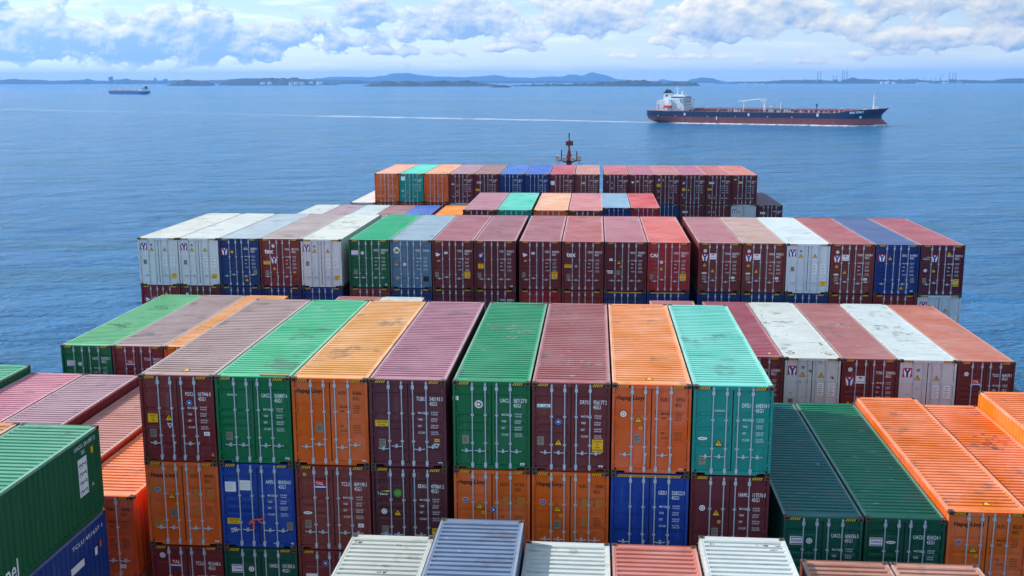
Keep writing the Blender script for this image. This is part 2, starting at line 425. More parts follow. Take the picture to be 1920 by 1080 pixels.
def decal(kind):
    mb = MB(); a, b, c_ = -.004, -.006, -.008
    if kind == 'tri':
        pl(mb, [(-.135, -.11), (.135, -.11), (0, .125)], 'black', a); pl(mb, [(-.105, -.092), (.105, -.092), (0, .092)], 'yellow', b)
        pl(mb, [(-.012, -.07), (.028, .0), (.006, .0), (.012, .06), (-.03, -.015), (-.004, -.015)], 'black', c_); nm = 'warning_sticker'
    elif kind == 'trilow':
        pl(mb, [(-.10, .08), (0, -.09), (.10, .08)], 'white', a); pl(mb, [(-.055, .055), (0, -.04), (.055, .055)], 'blue', b); nm = 'warning_sticker'
    elif kind == 'caution':
        plate(mb, .34, .42, 'yellow')
        for k, s in enumerate(('CAUTION', '9\'6\"', 'HIGH', 'CONTAINER')): text(mb, s, 0, .115-k*.095, .062, 1, .62, b, 'c')
        nm = 'caution_plate'
    elif kind == 'cautionsq':
        plate(mb, .33, .29, 'yellow'); text(mb, 'CAUTION', 0, .06, .05, 1, .7, b, 'c'); text(mb, '9\'6\"', 0, -.02, .05, 1, .7, b, 'c'); text(mb, 'HIGH', 0, -.10, .05, 1, .7, b, 'c'); nm = 'caution_plate'
    elif kind == 'cautionw':
        plate(mb, .42, .2, 'yellow'); text(mb, 'CAUTION', 0, .01, .07, 1, .7, b, 'c'); text(mb, '9\'6\" HIGH', 0, -.075, .05, 1, .7, b, 'c'); nm = 'caution_plate'
    elif kind == 'plate':
        plate(mb, .21, .28, 'grey'); 
        for k in range(4): q(mb, -.08, .08-(k % 2)*.05, .075-k*.05, .09-k*.05, 'black', b)
        nm = 'data_plate'
    elif kind == 'white': plate(mb, .14, .075, 'white'); q(mb, -.05, .05, -.015, .015, 'ltblue', b); nm = 'white_sticker'
    elif kind == 'label': plate(mb, .19, .13, 'white'); text(mb, 'IICL', 0, -.03, .06, 1, .7, b, 'c'); nm = 'white_sticker'
    elif kind == 'oval':
        pl(mb, [(.15*math.cos(t*math.pi/8), .05*math.sin(t*math.pi/8)) for t in range(16)], 'white', a); q(mb, -.09, .09, -.012, .012, 'grey', b); nm = 'oval_sticker'
    elif kind == 'paper': plate(mb, .36, .34, 'white'); [q(mb, -.14, .12-.04*(k % 3), .11-k*.05, .117-k*.05, 'grey', b) for k in range(5)]; nm = 'paper_notice'
    elif kind == 'yellow': plate(mb, .16, .10, 'yellow'); q(mb, -.05, .05, -.012, .012, 'black', b); nm = 'yellow_sticker'
    elif kind == 'ydot': circ(mb, .055, 'yellow', a); circ(mb, .022, 'black', b); nm = 'yellow_sticker'
    elif kind == 'round': circ(mb, .095, 'white', a); circ(mb, .06, 'grey', b); circ(mb, .035, 'white', c_); nm = 'round_sticker'
    elif kind == 'bluedot': circ(mb, .085, 'white', a); circ(mb, .075, 'blue', b); text(mb, 'GL', 0, -.03, .06, 0, .7, c_, 'c'); nm = 'round_sticker'
    elif kind == 'blueround': circ(mb, .095, 'ltblue', a); circ(mb, .07, 'blue', b); pl(mb, [(-.03, -.03), (.03, -.03), (.03, .03), (-.03, .03)], 'white', c_); nm = 'round_sticker'
    elif kind == 'greendot': circ(mb, .13, 'green', a); q(mb, -.05, .05, -.03, .02, 'grey', b); nm = 'round_sticker'
    elif kind == 'multi':
        circ(mb, .13, 'white', a)
        for k, cl in enumerate(('blue', 'green', 'red', 'yellow', 'ltblue', 'red')): circ(mb, .035, cl, b, .07*math.cos(k*1.047), .07*math.sin(k*1.047), 8)
        nm = 'round_sticker'
    elif kind == 'ylogo':
        plate(mb, .40, .42, 'red'); q(mb, -.155, .155, -.21, .165, 'white', b)
        for s in (-1, 1): pl(mb, [(s*.155, .165), (s*.055, .165), (0, .06), (0, -.05), (s*.045, -.02)][::s], 'blue', c_)
        pl(mb, [(-.045, -.0), (-.045, -.21), (.045, -.21), (.045, 0)], 'blue', c_-.001)
        for s in (-1, 1): pl(mb, [(s*.155, -.21), (s*.155, .02), (s*.10, -.21)][::s], 'red', c_)
        nm = 'owner_emblem'
    elif kind == 'tal':
        q(mb, -.20, .20, -.02, .20, 'red', a); text(mb, 'TAL', 0, .03, .105, 0, .95, b, 'c')
        q(mb, -.20, .20, -.065, -.022, 'white', a); q(mb, -.20, .20, -.13, -.067, 'blue', a); nm = 'owner_emblem'
    elif kind == 'tex':
        [text(mb, 'tex', dx_, -.10+dz_, (.29), 0, .9, a-.001*k, 'c') for k, (dx_, dz_) in enumerate(((-.012, 0), (.012, 0), (0, .01)))]; nm = 'owner_emblem'
    elif kind == 'hapag':
        text(mb, 'Hapag-Lloyd', -.45, 0, .14, 1, 1, a, 'l', .90); text(mb, 'Hapag-Lloyd', -.444, .005, .14, 1, 1, a-.001, 'l', .90); nm = 'owner_name'
    elif kind == 'beacon':
        pl(mb, [(-.21, -.11), (.2, -.11), (.2, .1), (-.21, .1)], 'black', a); text(mb, 'Beacon', -.12, -.08, .09, 0, .7, b); text(mb, 'l', -.19, -.08, .13, 0, .8, b)
        pl(mb, [(-.11, .055), (.2, .02), (.2, .085)], 'yellow', b); nm = 'owner_emblem'
    elif kind == 'cai':
        [text(mb, 'CAI', dx_, -.08, .20, 0, .95, a-.001*k, 'c') for k, dx_ in enumerate((-.012, .012))]; nm = 'owner_emblem'
    elif kind == 'seacube':
        plate(mb, .42, .125, 'white'); q(mb, -.21, .21, -.0625, -.03, 'green', b); text(mb, 'Sea', -.19, -.02, .07, 8, .7, b); text(mb, 'Cube', -.02, -.02, .07, 4, .8, b); nm = 'owner_emblem'
    elif kind == 'anchor':
        plate(mb, .40, .34, 'white'); pl(mb, [(-.13, .03), (-.08, .11), (0, .14), (.08, .11), (.13, .03), (.06, .08), (0, .095), (-.06, .08)], 'black', b)
        q(mb, -.015, .015, .0, .09, 'black', b); q(mb, -.15, .15, -.09, -.06, 'grey', b); nm = 'owner_emblem'
    elif kind == 'script':
        plate(mb, .40, .28, 'white'); q(mb, -.18, .18, .09, .12, 'red', b); q(mb, -.18, .18, -.12, -.09, 'blue', b)
        text(mb, 'United', 0, -.03, .085, 4, .9, b, 'c'); nm = 'owner_emblem'
    elif kind == 'wing':
        circ(mb, .19, 'white', a, 0, 0); pl(mb, [(-.13, .10), (.12, .08), (.15, -.09), (.03, -.12)], 'green', b); pl(mb, [(-.16, .02), (-.04, -.02), (.0, -.13), (-.12, -.1)], 'red', b); nm = 'owner_emblem'
    elif kind == 'fcube':
        plate(mb, .32, .32, 'blue'); pl(mb, [(-.13, .0), (.12, .13), (.13, .08), (-.1, -.05)], 'yellow', b); pl(mb, [(-.1, -.12), (-.06, -.03), (.08, .03), (.02, -.12)], 'white', b); nm = 'owner_emblem'
    elif kind == 'cube':
        for k, (x, z) in enumerate(((-.06, .05), (.06, .0), (-.04, -.06))): pl(mb, [(x-.09, z), (x, z+.06), (x+.1, z+.01), (x+.01, z-.06)], 'white', a-.001*k)
        nm = 'owner_emblem'
    elif kind == 'bigwhite': plate(mb, .4, .4, 'white'); nm = 'white_sticker'
    elif kind == 'bars':
        q(mb, -.19, .19, .05, .09, 'white', a); q(mb, -.19, .19, -.02, .02, 'white', a); q(mb, -.19, .19, -.09, -.05, 'white', a); nm = 'owner_emblem'
    elif kind == 'patch': plate(mb, .4, .22, 'yellow'); nm = 'yellow_sticker'
    elif kind == 'tanpatch': plate(mb, .46, .26, 'tan'); nm = 'repaint_patch'
    elif kind == 'tansmall': plate(mb, .26, .30, 'tan'); nm = 'repaint_patch'
    elif kind == 'rust':
        rr_ = random.Random(5)
        for k in range(7):
            x = -.13+k*.04; pl(mb, [(x, .12), (x+.035, .12), (x+.03, -.05-rr_.random()*.3), (x+.008, -.08-rr_.random()*.2)], 'rust', a-.0005*k)
        nm = 'rust_streak'
    elif kind == 'rustdot': circ(mb, .07, 'rust', a, 0, 0, 9); circ(mb, .045, 'rust', a, .05, -.06, 7); nm = 'rust_streak'
    elif kind == 'square': plate(mb, .30, .32, 'black'); nm = 'dark_patch'
    elif kind == 'chalk':
        text(mb, 'DIV', 0, -.07, .15, 0, .7, a, 'c'); nm = 'chalk_writing'
    elif kind == 'webs': text(mb, 'DANGLING', 0, 0, .06, 0, .7, a, 'c'); nm = 'lettering'
    else: raise KeyError(kind)
    me = mb.mesh(nm, PM); me['nm'] = nm; return me
def m_table(c, kind):
    mb = MB(); ci = PI_[c]
    rows = [('MAX.GROSS', '32.500 KGS', '71.650 LBS'), ('TARE', '3.940 KGS', '8.690 LBS'), ('NET', '28.560 KGS', '62.960 LBS'), ('CU.CAP.', '76.4 CU.M', '2.700 CU.FT')]
    if kind == 'hl': vs = (.335, .385, .555, .61); us = (.625, .80)
    else: vs = (.385, .46, .535, .61); us = (.63, .80)
    for (a, b, c2), v in zip(rows, vs):
        z = -v*HC
        text(mb, a, us[0]*W, z, .068, ci, .62); text(mb, b, us[1]*W, z+.036, .045, ci, .72); text(mb, c2, us[1]*W, z-.036, .045, ci, .72)
    return mb.mesh('weight_table', PM)
def m_reefer_table():
    mb = MB()
    for x in (.60, .80):
        mb.box(x*W, x*W+.28, .001, .004, -.60*HC, -.40*HC, 0)
        for k in range(6): q(mb, x*W+.03, x*W+.25-.05*(k % 2), -(.42+.03*k)*HC-.03, -(.42+.03*k)*HC, 'grey', -.002)
    return mb.mesh('data_table', PM)
def m_ident(pre, num, chk, typ, c, dark, v=.235, h=.13):
    mb = MB(); ci = PI_[c]
    if dark:
        text(mb, pre, .61*W, -(v-.05)*HC, .125, ci, .55); text(mb, num, .80*W, -(v-.05)*HC, .125, ci, .55); text(mb, chk, .955*W, -(v-.05)*HC, .11, ci, .55)
        text(mb, typ, .80*W, -(v+.01)*HC, .125, ci, .55)
    else:
        text(mb, pre, .612*W, -v*HC, h, ci, .60); text(mb, num, .785*W, -v*HC, h, ci, .60); text(mb, chk, .935*W, -v*HC, h, ci, .62)
        text(mb, typ, .785*W, -(v+.055)*HC, h, ci, .60)
    return mb.mesh('identification_number', PM)
def m_roofnum(s, c):
    mb = MB(); vs, fs, w = text_raw(s); h = .12; sx = .8
    mb.raw(vs, fs, PI_[c], lambda p: ((p[0]-w/2)*h*sx+.15, p[1]*h, 0)); return mb.mesh('roof_number', PM)
def m_rooftri():
    mb = MB(); mb.face([(-.14, 0, 0), (.14, 0, 0), (0, .30, 0)], 1); mb.face([(-.105, .02, .002), (.105, .02, .002), (0, .25, .002)], 2)
    return mb.mesh('warning_sticker', PM)

def m_scuff(H, kind, col, spots, seed):
    mb = MB(); rs = random.Random(seed); n_ = round((L-.68)/.268); p = (L-.68)/n_; flat = .141 if kind == 'rib' else .201
    for (cx, cy, rx, ry) in spots:
        for k in range(n_):
            y = -HY+.34+k*p; t_ = (y+.07-cy)/ry
            if abs(t_) >= 1: continue
            w_ = rx*math.sqrt(1-t_*t_)
            for _ in range(3):
                a_ = cx+(rs.random()-.5)*2*w_*.8; h_ = w_*(.12+rs.random()*.35); c1, c2 = rs.random()*.05, rs.random()*.06
                q0, q1 = max(-1.04, a_-h_), min(1.04, a_+h_)
                if q1-q0 > .03: mb.face([(q0+c1, y+.004+c2*.5, H-.0085), (q1-c2, y+.004+c1, H-.0085), (q1, y+flat-c2, H-.0085), (q0, y+flat-c1, H-.0085)], PI_[col])
    return mb.mesh('roof_scuff', PM)
GRP = 'shipping containers stacked on the ship'
HATCH = ZC-29.7
LOW = []           # stacks that continue unseen below: (x, y0, ztop)
def container(x, y0, ztop, d):
    """x = left edge, y0 = door end, ztop relative to the camera; returns z of the underside"""
    H = d.get('h', HC); near = d.get('near', True)
    col = lin(d['c']); ra = d.get('rust', .25); col = col[:3]+(ra,)
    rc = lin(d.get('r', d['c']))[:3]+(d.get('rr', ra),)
    root = empty('shipping_container', (x+HX, y0+HY, ZC+ztop-H), d['label'], 'shipping container', GRP)
    def P(nm, key, fn, parent=root, color=col, loc=(0, 0, 0)):
        return put(nm, cached(key, fn), parent, loc, color)
    P('frame', ('fr', H, not near), lambda: m_frame(H, not near))
    if near:
        for sx in (-1, 1):
            for sy in (-1, 1):
                for t in (0, 1):
                    if sy > 0 and not t: continue
                    P('corner_casting', ('ca', sx, sy, t, H), lambda: m_casting(sx, sy, t, H))
    for s in (-1, 1): P('side_wall', ('sd', H, s), lambda: m_side(H, s))
    P('end_wall', ('ew', H), lambda: m_endwall(H))
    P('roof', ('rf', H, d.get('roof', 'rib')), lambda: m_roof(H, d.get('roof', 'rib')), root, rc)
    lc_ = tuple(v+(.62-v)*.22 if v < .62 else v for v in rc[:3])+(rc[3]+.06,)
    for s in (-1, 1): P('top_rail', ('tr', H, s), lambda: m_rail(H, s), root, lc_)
    dk = d.get('door', 'rib')
    if d.get('doors', True):
        P('door_gasket', ('gk', H), lambda: m_gasket(H))
        hv = d.get('hv', random.randrange(3))
        for s in (-1, 1):
            dr = P('door', ('dr', H, dk, s), lambda: m_door(H, dk, s))
            for k in ((0, 1) if s < 0 else (2, 3)):
                P('lock_rod', ('rd', H, k), lambda: m_rod(H, k), dr); P('handle', ('hd', H, k, hv), lambda: m_handle(H, k, hv), dr)
        for w_ in {0: (), 1: (1, 2), 2: (0,)}[d.get('hz', 1)]: P('hazard_strip', ('hz', H, w_), lambda: m_hazard(H, w_))
        yy = YD-.006
        idn = d.get('id')
        if idn:
            c = d.get('lc', 'ink' if dk == 'panel' and d.get('hl') else 'white')
            put('identification_number', m_ident(*idn, c, bool(d.get('hl')), d.get('idv', .235)), root, (-HX, yy, H))
            if d.get('tab', 1):
                if dk == 'flat': put('data_table', cached('rt', m_reefer_table), root, (-HX, yy-.012, H))
                else: put('weight_table', cached(('tb', c, bool(d.get('hl'))), lambda: m_table(c, 'hl' if d.get('hl') else 'n')), root, (-HX, yy, H))
        for (k, u, v) in d.get('m', ()):
            me = cached(('dc', k), lambda: decal(k)); put(me['nm'], me, root, ((u-.5)*W, yy-.001, H*(1-v)))
    if d.get('rn'):
        put('roof_number', m_roofnum(d['rn'], d.get('rnc', 'white')), root, (0, -HY+.155, H-.004))
    if d.get('rt'): put('warning_sticker', cached('rtri', m_rooftri), root, (d['rt'], -HY+.62, H-.010))
    if d.get('sc'):
        for i_, (cl_, sp_) in enumerate(d['sc']): put('roof_scuff', m_scuff(H, d.get('roof', 'rib'), cl_, sp_, len(d['label'])+i_), root)
    d['root'] = root
    return ztop-H-.022

# ------------------------------------------------------------------ colours of this stow
MA = (124, 42, 44); MB_ = (132, 54, 46); PU = (100, 36, 46); RD = (150, 40, 42); GR = (0, 112, 66); GD = (0, 84, 66); OR = (226, 98, 14)
BL = (12, 66, 158); NV = (20, 54, 112); TE = (0, 146, 134); WH = (196, 205, 210); GB = (86, 118, 146); BR = (124, 58, 44)
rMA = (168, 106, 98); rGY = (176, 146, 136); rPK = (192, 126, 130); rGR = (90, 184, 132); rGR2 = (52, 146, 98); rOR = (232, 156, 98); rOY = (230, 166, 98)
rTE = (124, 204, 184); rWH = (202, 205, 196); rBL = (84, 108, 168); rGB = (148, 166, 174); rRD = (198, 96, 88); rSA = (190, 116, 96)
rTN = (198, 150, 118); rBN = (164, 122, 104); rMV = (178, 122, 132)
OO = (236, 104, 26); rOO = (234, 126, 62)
G1 = [-27.44+2.5*i for i in range(5)]; G2 = [-14.54+2.5*i for i in range(4)]; G3 = [-4.38+2.5*i for i in range(4)]; G4 = [6.05+2.506*i for i in range(6)]
COL = G1+G2+G3+G4
YB, YC_, YDD, YE, YF, YF2, YG = 29.3-L, 32.03, 46.86, 61.69, 76.5, 91.35, 106.2
done = {}
def stack(bay, x, y0, ztop, items):
    z = ztop
    for it in items: z = container(x, y0, z, it)
    LOW.append((x, y0, z)); done[(bay, round(x, 1))] = 1
def D(label, c, r=None, **k):
    d = dict(label=label, c=c); 
    if r: d['r'] = r
    d.update(k); return d
# ------------------------------------------------------------------ bay C: the tall nearest row, doors towards us
hl = dict(door='panel', hl=1)
stack('C', G2[0], YC_, -9.26, [
    D('maroon container numbered 017946, left end of the tall nearest row', MA, rGY, id=('FOCU', '017946', '8', '45G1'), rn='FOCU 017946 8', rt=.1,
      m=[('cautionsq', .15, .50), ('tri', .37, .49), ('trilow', .38, .585), ('plate', .145, .675), ('blueround', .66, .315), ('label', .875, .672), ('ydot', .95, .915)]),
    D('orange container numbered 834340 under the maroon left end of the nearest row', OR, id=('HLXU', '834340', '2', '45G1'), rust=.4, **hl,
      m=[('hapag', .25, .185), ('bluedot', .15, .34), ('tri', .34, .405), ('ydot', .41, .50), ('plate', .36, .615), ('tanpatch', .13, .335), ('tanpatch', .16, .74), ('tansmall', .69, .37), ('tansmall', .88, .37), ('tansmall', .69, .59), ('white', .93, .95)]),
    D('maroon container numbered 951648 with red emblem, third tier, left end of the nearest row', MA, id=('TCLU', '951648', '6', '45G1'), m=[('tal', .34, .23), ('round', .155, .125)])])
stack('C', G2[1], YC_, -9.26, [
    D('green container numbered 560807 beside the maroon left end of the tall nearest row', GR, rGR, id=('UACU', '560807', '6', '45G1'), rn='UACU 560807 6', rnc='white', hv=0,
      m=[('webs', .22, .22), ('plate', .155, .69), ('white', .925, .94)]),
    D('bright blue container numbered 804354 with two white papers and orange tape', BL, id=('AMFU', '804354', '0', '45G1'),
      m=[('paper', .13, .28), ('paper', .33, .26), ('cautionw', .15, .69), ('chalk', .16, .80), ('plate', .92, .735), ('label', .72, .965), ('round', .95, .965)]),
    D('dark green container numbered 101302 with white plate, third tier down in the nearest row', GD, id=('UASU', '101302', '0', '45G1'), m=[('script', .17, .26), ('round', .36, .26)])])
stack('C', G2[2], YC_, -9.26, [
    D('orange container numbered 456866 with pale amber roof, between green and maroon in the nearest row', OR, rOY, id=('HLXU', '456866', '0', '45G1'), rn='HLXU 456866 0', rnc='ink', rust=.4, **hl,
      m=[('hapag', .23, .17), ('plate', .35, .575), ('white', .93, .95)]),
    D('brown maroon container numbered 809198 with red and white emblem, second tier of the nearest row', MB_, id=('TCLU', '809198', '3', '45G1'),
      m=[('tal', .32, .24), ('oval', .145, .565), ('plate', .145, .70), ('label', .86, .70), ('ydot', .12, .11)]),
    D('maroon container with a large white sticker, third tier down in the nearest row', MA, m=[('blueround', .36, .16), ('bigwhite', .17, .36)])])
stack('C', G2[3], YC_, -9.26, [
    D('plum container numbered 545193 with pink roof, left of the narrow gap in the nearest row', (100, 44, 54), rMV, id=('TGBU', '545193', '3', '45G1'), rn='TGBU 545193 3',
      m=[('cautionw', .15, .50), ('plate', .155, .73), ('yellow', .875, .685), ('trilow', .87, .75), ('white', .915, .95)]),
    D('plum container numbered 470861 with black and yellow emblem and round green sticker', (92, 38, 48), id=('BEAU', '470861', '2', '45G1'),
      m=[('beacon', .15, .30), ('greendot', .34, .30), ('round', .155, .52), ('tri', .335, .53), ('plate', .165, .74), ('caution', .86, .78)])])
stack('C', G3[0], YC_, -9.26, [
    D('green container numbered 587127 with scuffed roof, right of the narrow gap in the nearest row', (0, 106, 60), rGR2, id=('UACU', '587127', '0', '45G1'), rn='UACU 587127 0', hv=0,
      m=[('multi', .335, .26), ('plate', .16, .665), ('white', .90, .935), ('label', .035, .195)], sc=[('scuff', [(-.3, 1.6, .75, .42), (.45, .9, .6, .3), (.15, -.2, .25, .3), (.9, -3.6, .25, .3)])]),
    D('orange container numbered 817342 under the green one with scuffed roof', OR, id=('HLXU', '817342', '0', '45G1'), **hl,
      m=[('hapag', .24, .17), ('tansmall', .69, .36), ('tansmall', .88, .36), ('bluedot', .15, .36), ('tri', .335, .42), ('ydot', .385, .50), ('blueround', .52, .465), ('plate', .34, .62)])])
stack('C', G3[1], YC_, -9.26, [
    D('maroon container numbered 956177 with white scuffs on its roof and a tall yellow plate', (112, 46, 50), (166, 98, 94), id=('DRYU', '956177', '2', '45G1'), rn='DRYU 956177 2', rt=0, hv=0,
      m=[('seacube', .15, .265), ('blueround', .34, .44), ('tri', .34, .67), ('plate', .11, .66), ('caution', .845, .705), ('white', .89, .94)], sc=[('scuff', [(-.25, -3.6, .42, .42), (.55, -3.5, .45, .5)]), ('scuff', [(.1, 1.5, .2, .2)])]),
    D('orange container numbered 119094 in second tier under the maroon one with tall yellow plate', OR, id=('HLBU', '119094', '6', '45G1'), **hl,
      m=[('hapag', .24, .17), ('tansmall', .69, .36), ('tansmall', .88, .36), ('tansmall', .69, .58), ('bluedot', .145, .36), ('tri', .335, .43), ('ydot', .38, .51), ('plate', .335, .62)])])
stack('C', G3[2], YC_, -9.26, [
    D('orange container numbered 169556 beside the turquoise right end of the nearest row', (226, 94, 24), (236, 150, 88), id=('HLBU', '169556', '5', '45G1'), rn='HLBU 169556 5', rnc='ink', rt=-.05, **hl,
      m=[('hapag', .235, .175), ('round', .145, .335), ('tri', .335, .39), ('ydot', .37, .49), ('plate', .325, .61), ('white', .89, .955)]),
    D('bright blue container numbered 5585220 with a full striped header, second tier', BL, id=('GESU', '558522', '0', '45G1'), hz=2, door='panel', lc='white', m=[])])
stack('C', G3[3], YC_, -9.26, [
    D('turquoise container numbered 648354 with buckled roof, right end of the tall nearest row', TE, rTE, id=('DFSU', '648354', '1', '45G1'), rn='DFSU 648354 1', rt=0, door='panel', lc='white', rr=.36,
      m=[('webs', .335, .285), ('oval', .13, .59), ('tri', .335, .635), ('plate', .135, .835), ('white', .84, .965)]),
    D('maroon container numbered 117576 under the turquoise one, second tier', (106, 36, 46), id=('HAMU', '117576', '0', '45G1'), door='panel', lc='white',
      m=[('round', .155, .375), ('tri', .335, .425), ('ydot', .375, .53), ('plate', .325, .65)])])
# ---- lower stacks left of the tall row in the same bay
stack('C', G1[0], YC_, -12.42, [D('light green roofed container at the far left edge, beside the pink roof', GR, (98, 172, 130), doors=False)])
stack('C', G1[1], YC_, -12.76, [D('pink roofed container between green and greyish maroon roofs at left', (150, 60, 74), (206, 134, 144), doors=False, rt=0)])
stack('C', G1[2], YC_, -12.78, [D('greyish maroon roofed container beside the pink roof at left', (112, 34, 50), (182, 142, 146), doors=False)])
stack('C', G1[3], YC_, -13.20, [D('brown roofed container lying a little lower beside the greyish maroon one', (186, 70, 36), (196, 138, 122), doors=False)])
stack('C', G1[4], YC_, -13.42, [
    D('orange container numbered 184548 tucked between the big green container and the tall nearest row', (222, 84, 26), (236, 142, 88), id=('HLBU', '184548', '2', '45G1'), rt=0, **hl, m=[('label', .78, .86)]),
    D('orange container under the one numbered 184548', (214, 84, 28), door='panel')])
# ---- lower stacks right of the tall row
stack('C', G4[0], YC_, -13.45, [
    D('dark green shaded container numbered 606056 right of the turquoise one', (0, 92, 74), (0, 98, 96), id=('UACU', '606056', '0', '45G1'), rn='UACU 606056 0', m=[('script', .17, .28), ('round', .335, .28)])])
stack('C', G4[1], YC_, -13.42, [
    D('dark green container numbered 824324 between the other green one and the orange roofs', (0, 84, 62), (16, 116, 84), id=('UACU', '824324', '1', '42G1'), rn='UACU 824324 1', hz=0, m=[('script', .15, .28), ('oval', .335, .28)])])
stack('C', G4[2], YC_, -13.13, [
    D('orange container numbered 882100 with maker name, right of the two dark green roofs', OO, rOO, id=('HLXU', '882100', '3', '45G1'), rn='HLXU 882100 3', rnc='ink', rt=.15, rust=.35, **hl,
      m=[('hapag', .26, .17), ('bluedot', .15, .36), ('tri', .335, .43), ('ydot', .38, .51)])])
stack('C', G4[3], YC_, -13.40, [D('orange roofed container with a faint scratch, second of three oranges at right', OO, (232, 122, 62), doors=False, rr=.3, sc=[('soot', [(.2, 1.5, .7, .9)])])])
stack('C', G4[4], YC_, -12.78, [D('orange container standing highest at the right edge, its sunlit side showing', (240, 122, 16), (236, 126, 60), doors=False)])
# ------------------------------------------------------------------ bay D: one tier lower, behind the tall row
mD = dict(tab=1)
stack('D', G1[1], YDD, -12.18, [D('green container numbered 557273 at the left end of the second row', GR, (112, 178, 124), id=('UACU', '557273', '5', '45G1'), rr=.3, m=[('script', .18, .30), ('round', .355, .31)], sc=[('soot', [(.3, 2.6, .7, .7), (-.2, -1.8, .9, .55)])])])
stack('D', G1[2], YDD, -12.17, [D('maroon container numbered 546331 with red emblem and greyish roof in the second row', MA, (176, 150, 142), id=('TCLU', '546331', '0', '45G1'), m=[('tal', .33, .29)])])
stack('D', G1[3], YDD, -12.16, [D('orange container half hidden behind the maroon left end of the nearest row', OR, (232, 164, 106), door='panel')])
stack('D', G2[0], YDD, -12.14, [D('maroon roof edge peeping over the green roof of the nearest row', MA, (190, 130, 124), doors=False)])
stack('D', G2[1], YDD, -12.14, [D('white roof edge peeping over the pale amber roof of the nearest row', WH, rWH, roof='flat', doors=False)])
stack('D', G3[3], YDD, -12.14, [D('maroon roof edge peeping over the orange roof of the nearest row', MA, (192, 126, 124), doors=False)])
stack('D', G4[0], YDD, -12.16, [D('maroon container numbered 267489 half hidden behind the turquoise one', MA, (172, 96, 104), id=('TCLU', '267489', '6', '45G1'), rt=.7)])
rf = dict(door='flat', roof='flat', rust=.55, lc='black')
stack('D', G4[1], YDD, -12.17, [D('white container with rust stained doors and rust spotted roof edge, second row at right', (212, 212, 206), rWH, id=('', '', '', ''), rr=.62, **rf,
      m=[('ylogo', .14, .20), ('bluedot', .33, .15), ('tri', .325, .26), ('tri', .66, .27), ('plate', .13, .70), ('rust', .13, .80), ('rustdot', .63, .06), ('rustdot', .86, .30), ('rustdot', .46, .20)], sc=[('rust', [(-.95, 2.6, .12, .5), (-.9, 1.0, .12, .4), (.95, -3.4, .15, .4), (-.8, -5.2, .3, .35), (.85, -5.3, .25, .3), (.0, 1.2, .6, .25)])])])
stack('D', G4[2], YDD, -12.18, [D('maroon container numbered 330843 with white anchor plate, between the two white ones', (110, 36, 40), (166, 106, 102), id=('TCNU', '330843', '6', '45G1'), roof='flat',
      m=[('round', .15, .17), ('ylogo', .145, .35), ('anchor', .34, .33), ('tri', .14, .70), ('tri', .32, .76), ('oval', .13, .83)], sc=[('scuff', [(.2, .6, .7, .6)])])])
stack('D', G4[3], YDD, -12.18, [D('clean white container right of the maroon one with anchor plate', (212, 210, 210), (200, 207, 203), id=('', '', '', ''), **rf,
      m=[('ylogo', .14, .20), ('bluedot', .33, .16), ('tri', .325, .28), ('tri', .66, .28), ('plate', .11, .69), ('yellow', .30, .72)], sc=[('soot', [(-.5, .4, .5, .55), (.5, .3, .35, .4), (.6, -.9, .3, .3)])])])
stack('D', G4[4], YDD, -12.20, [D('maroon container numbered 864570 with salmon roof at the right end of the second row', (110, 38, 40), rSA, id=('TCLU', '864570', '3', '45G1'), roof='flat',
      m=[('round', .155, .20), ('tal', .33, .345), ('oval', .13, .87)], sc=[('scuff', [(.4, -.2, .6, .35)])])])
# ------------------------------------------------------------------ bay E: the wide row right across the ship
n = dict(near=True)
def e(i, top, low):
    x = COL[i]; stack('E', x, YE, -9.27, [top, low])
rfy = dict(door='flat', roof='flat', rust=.5, lc='black', id=('', '', '', ''))
ym = [('ylogo', .135, .185), ('bluedot', .33, .15), ('tri', .33, .24), ('tri', .66, .24), ('plate', .15, .51), ('cautionsq', .87, .80)]
e(0, D('white container at the extreme left end of the wide row', (222, 224, 222), (206, 204, 190), rr=.6, **rfy, m=ym), D('red maroon container under the leftmost white one of the wide row', (140, 32, 42), m=[('ylogo', .34, .3), ('cube', .15, .3), ('tri', .64, .16)]))
e(1, D('second white container from the left end of the wide row', (224, 226, 224), (205, 205, 194), rr=.6, **rfy, m=ym), D('brown maroon container under the second white one of the wide row', (104, 46, 46), m=[('round', .15, .18)]))
e(2, D('navy container with grey roof and red and blue emblem, beside the white pair', NV, (172, 182, 184), id=('SEGU', '609876', '1', '45G1'), roof='flat', m=[('ylogo', .13, .27), ('tri', .315, .27), ('plate', .88, .70), ('tri', .66, .86)]), D('navy container under the navy one with grey roof', NV))
e(3, D('maroon container with bold white lowercase letters and greyish roof, left in the wide row', MA, (196, 174, 164), id=('TGHU', '902171', '8', '45G1'), m=[('tex', .22, .27), ('round', .33, .15), ('ylogo', .34, .44), ('cautionw', .16, .50), ('tri', .345, .61), ('plate', .16, .71), ('yellow', .84, .695)]), D('navy container under the maroon one with lowercase letters and greyish roof', (24, 48, 104)))
e(4, D('white container standing alone between maroon and green in the wide row', (220, 222, 222), (210, 208, 194), rr=.42, **rfy, m=ym, sc=[('soot', [(-.2, 1.8, .5, .5), (.4, 1., .3, .35), (-.4, .2, .3, .3)])]), D('blue container under the lone white one of the wide row', (8, 52, 124)))
e(5, D('green container in the wide row with white script plate', (0, 92, 58), (56, 178, 122), id=('UACU', '558023', '0', '45G1'), m=[('script', .14, .27), ('round', .33, .275), ('plate', .155, .67), ('white', .9, .93)]), D('brownish red container under the green one of the wide row', (122, 44, 46), m=[('label', .18, .60)]))
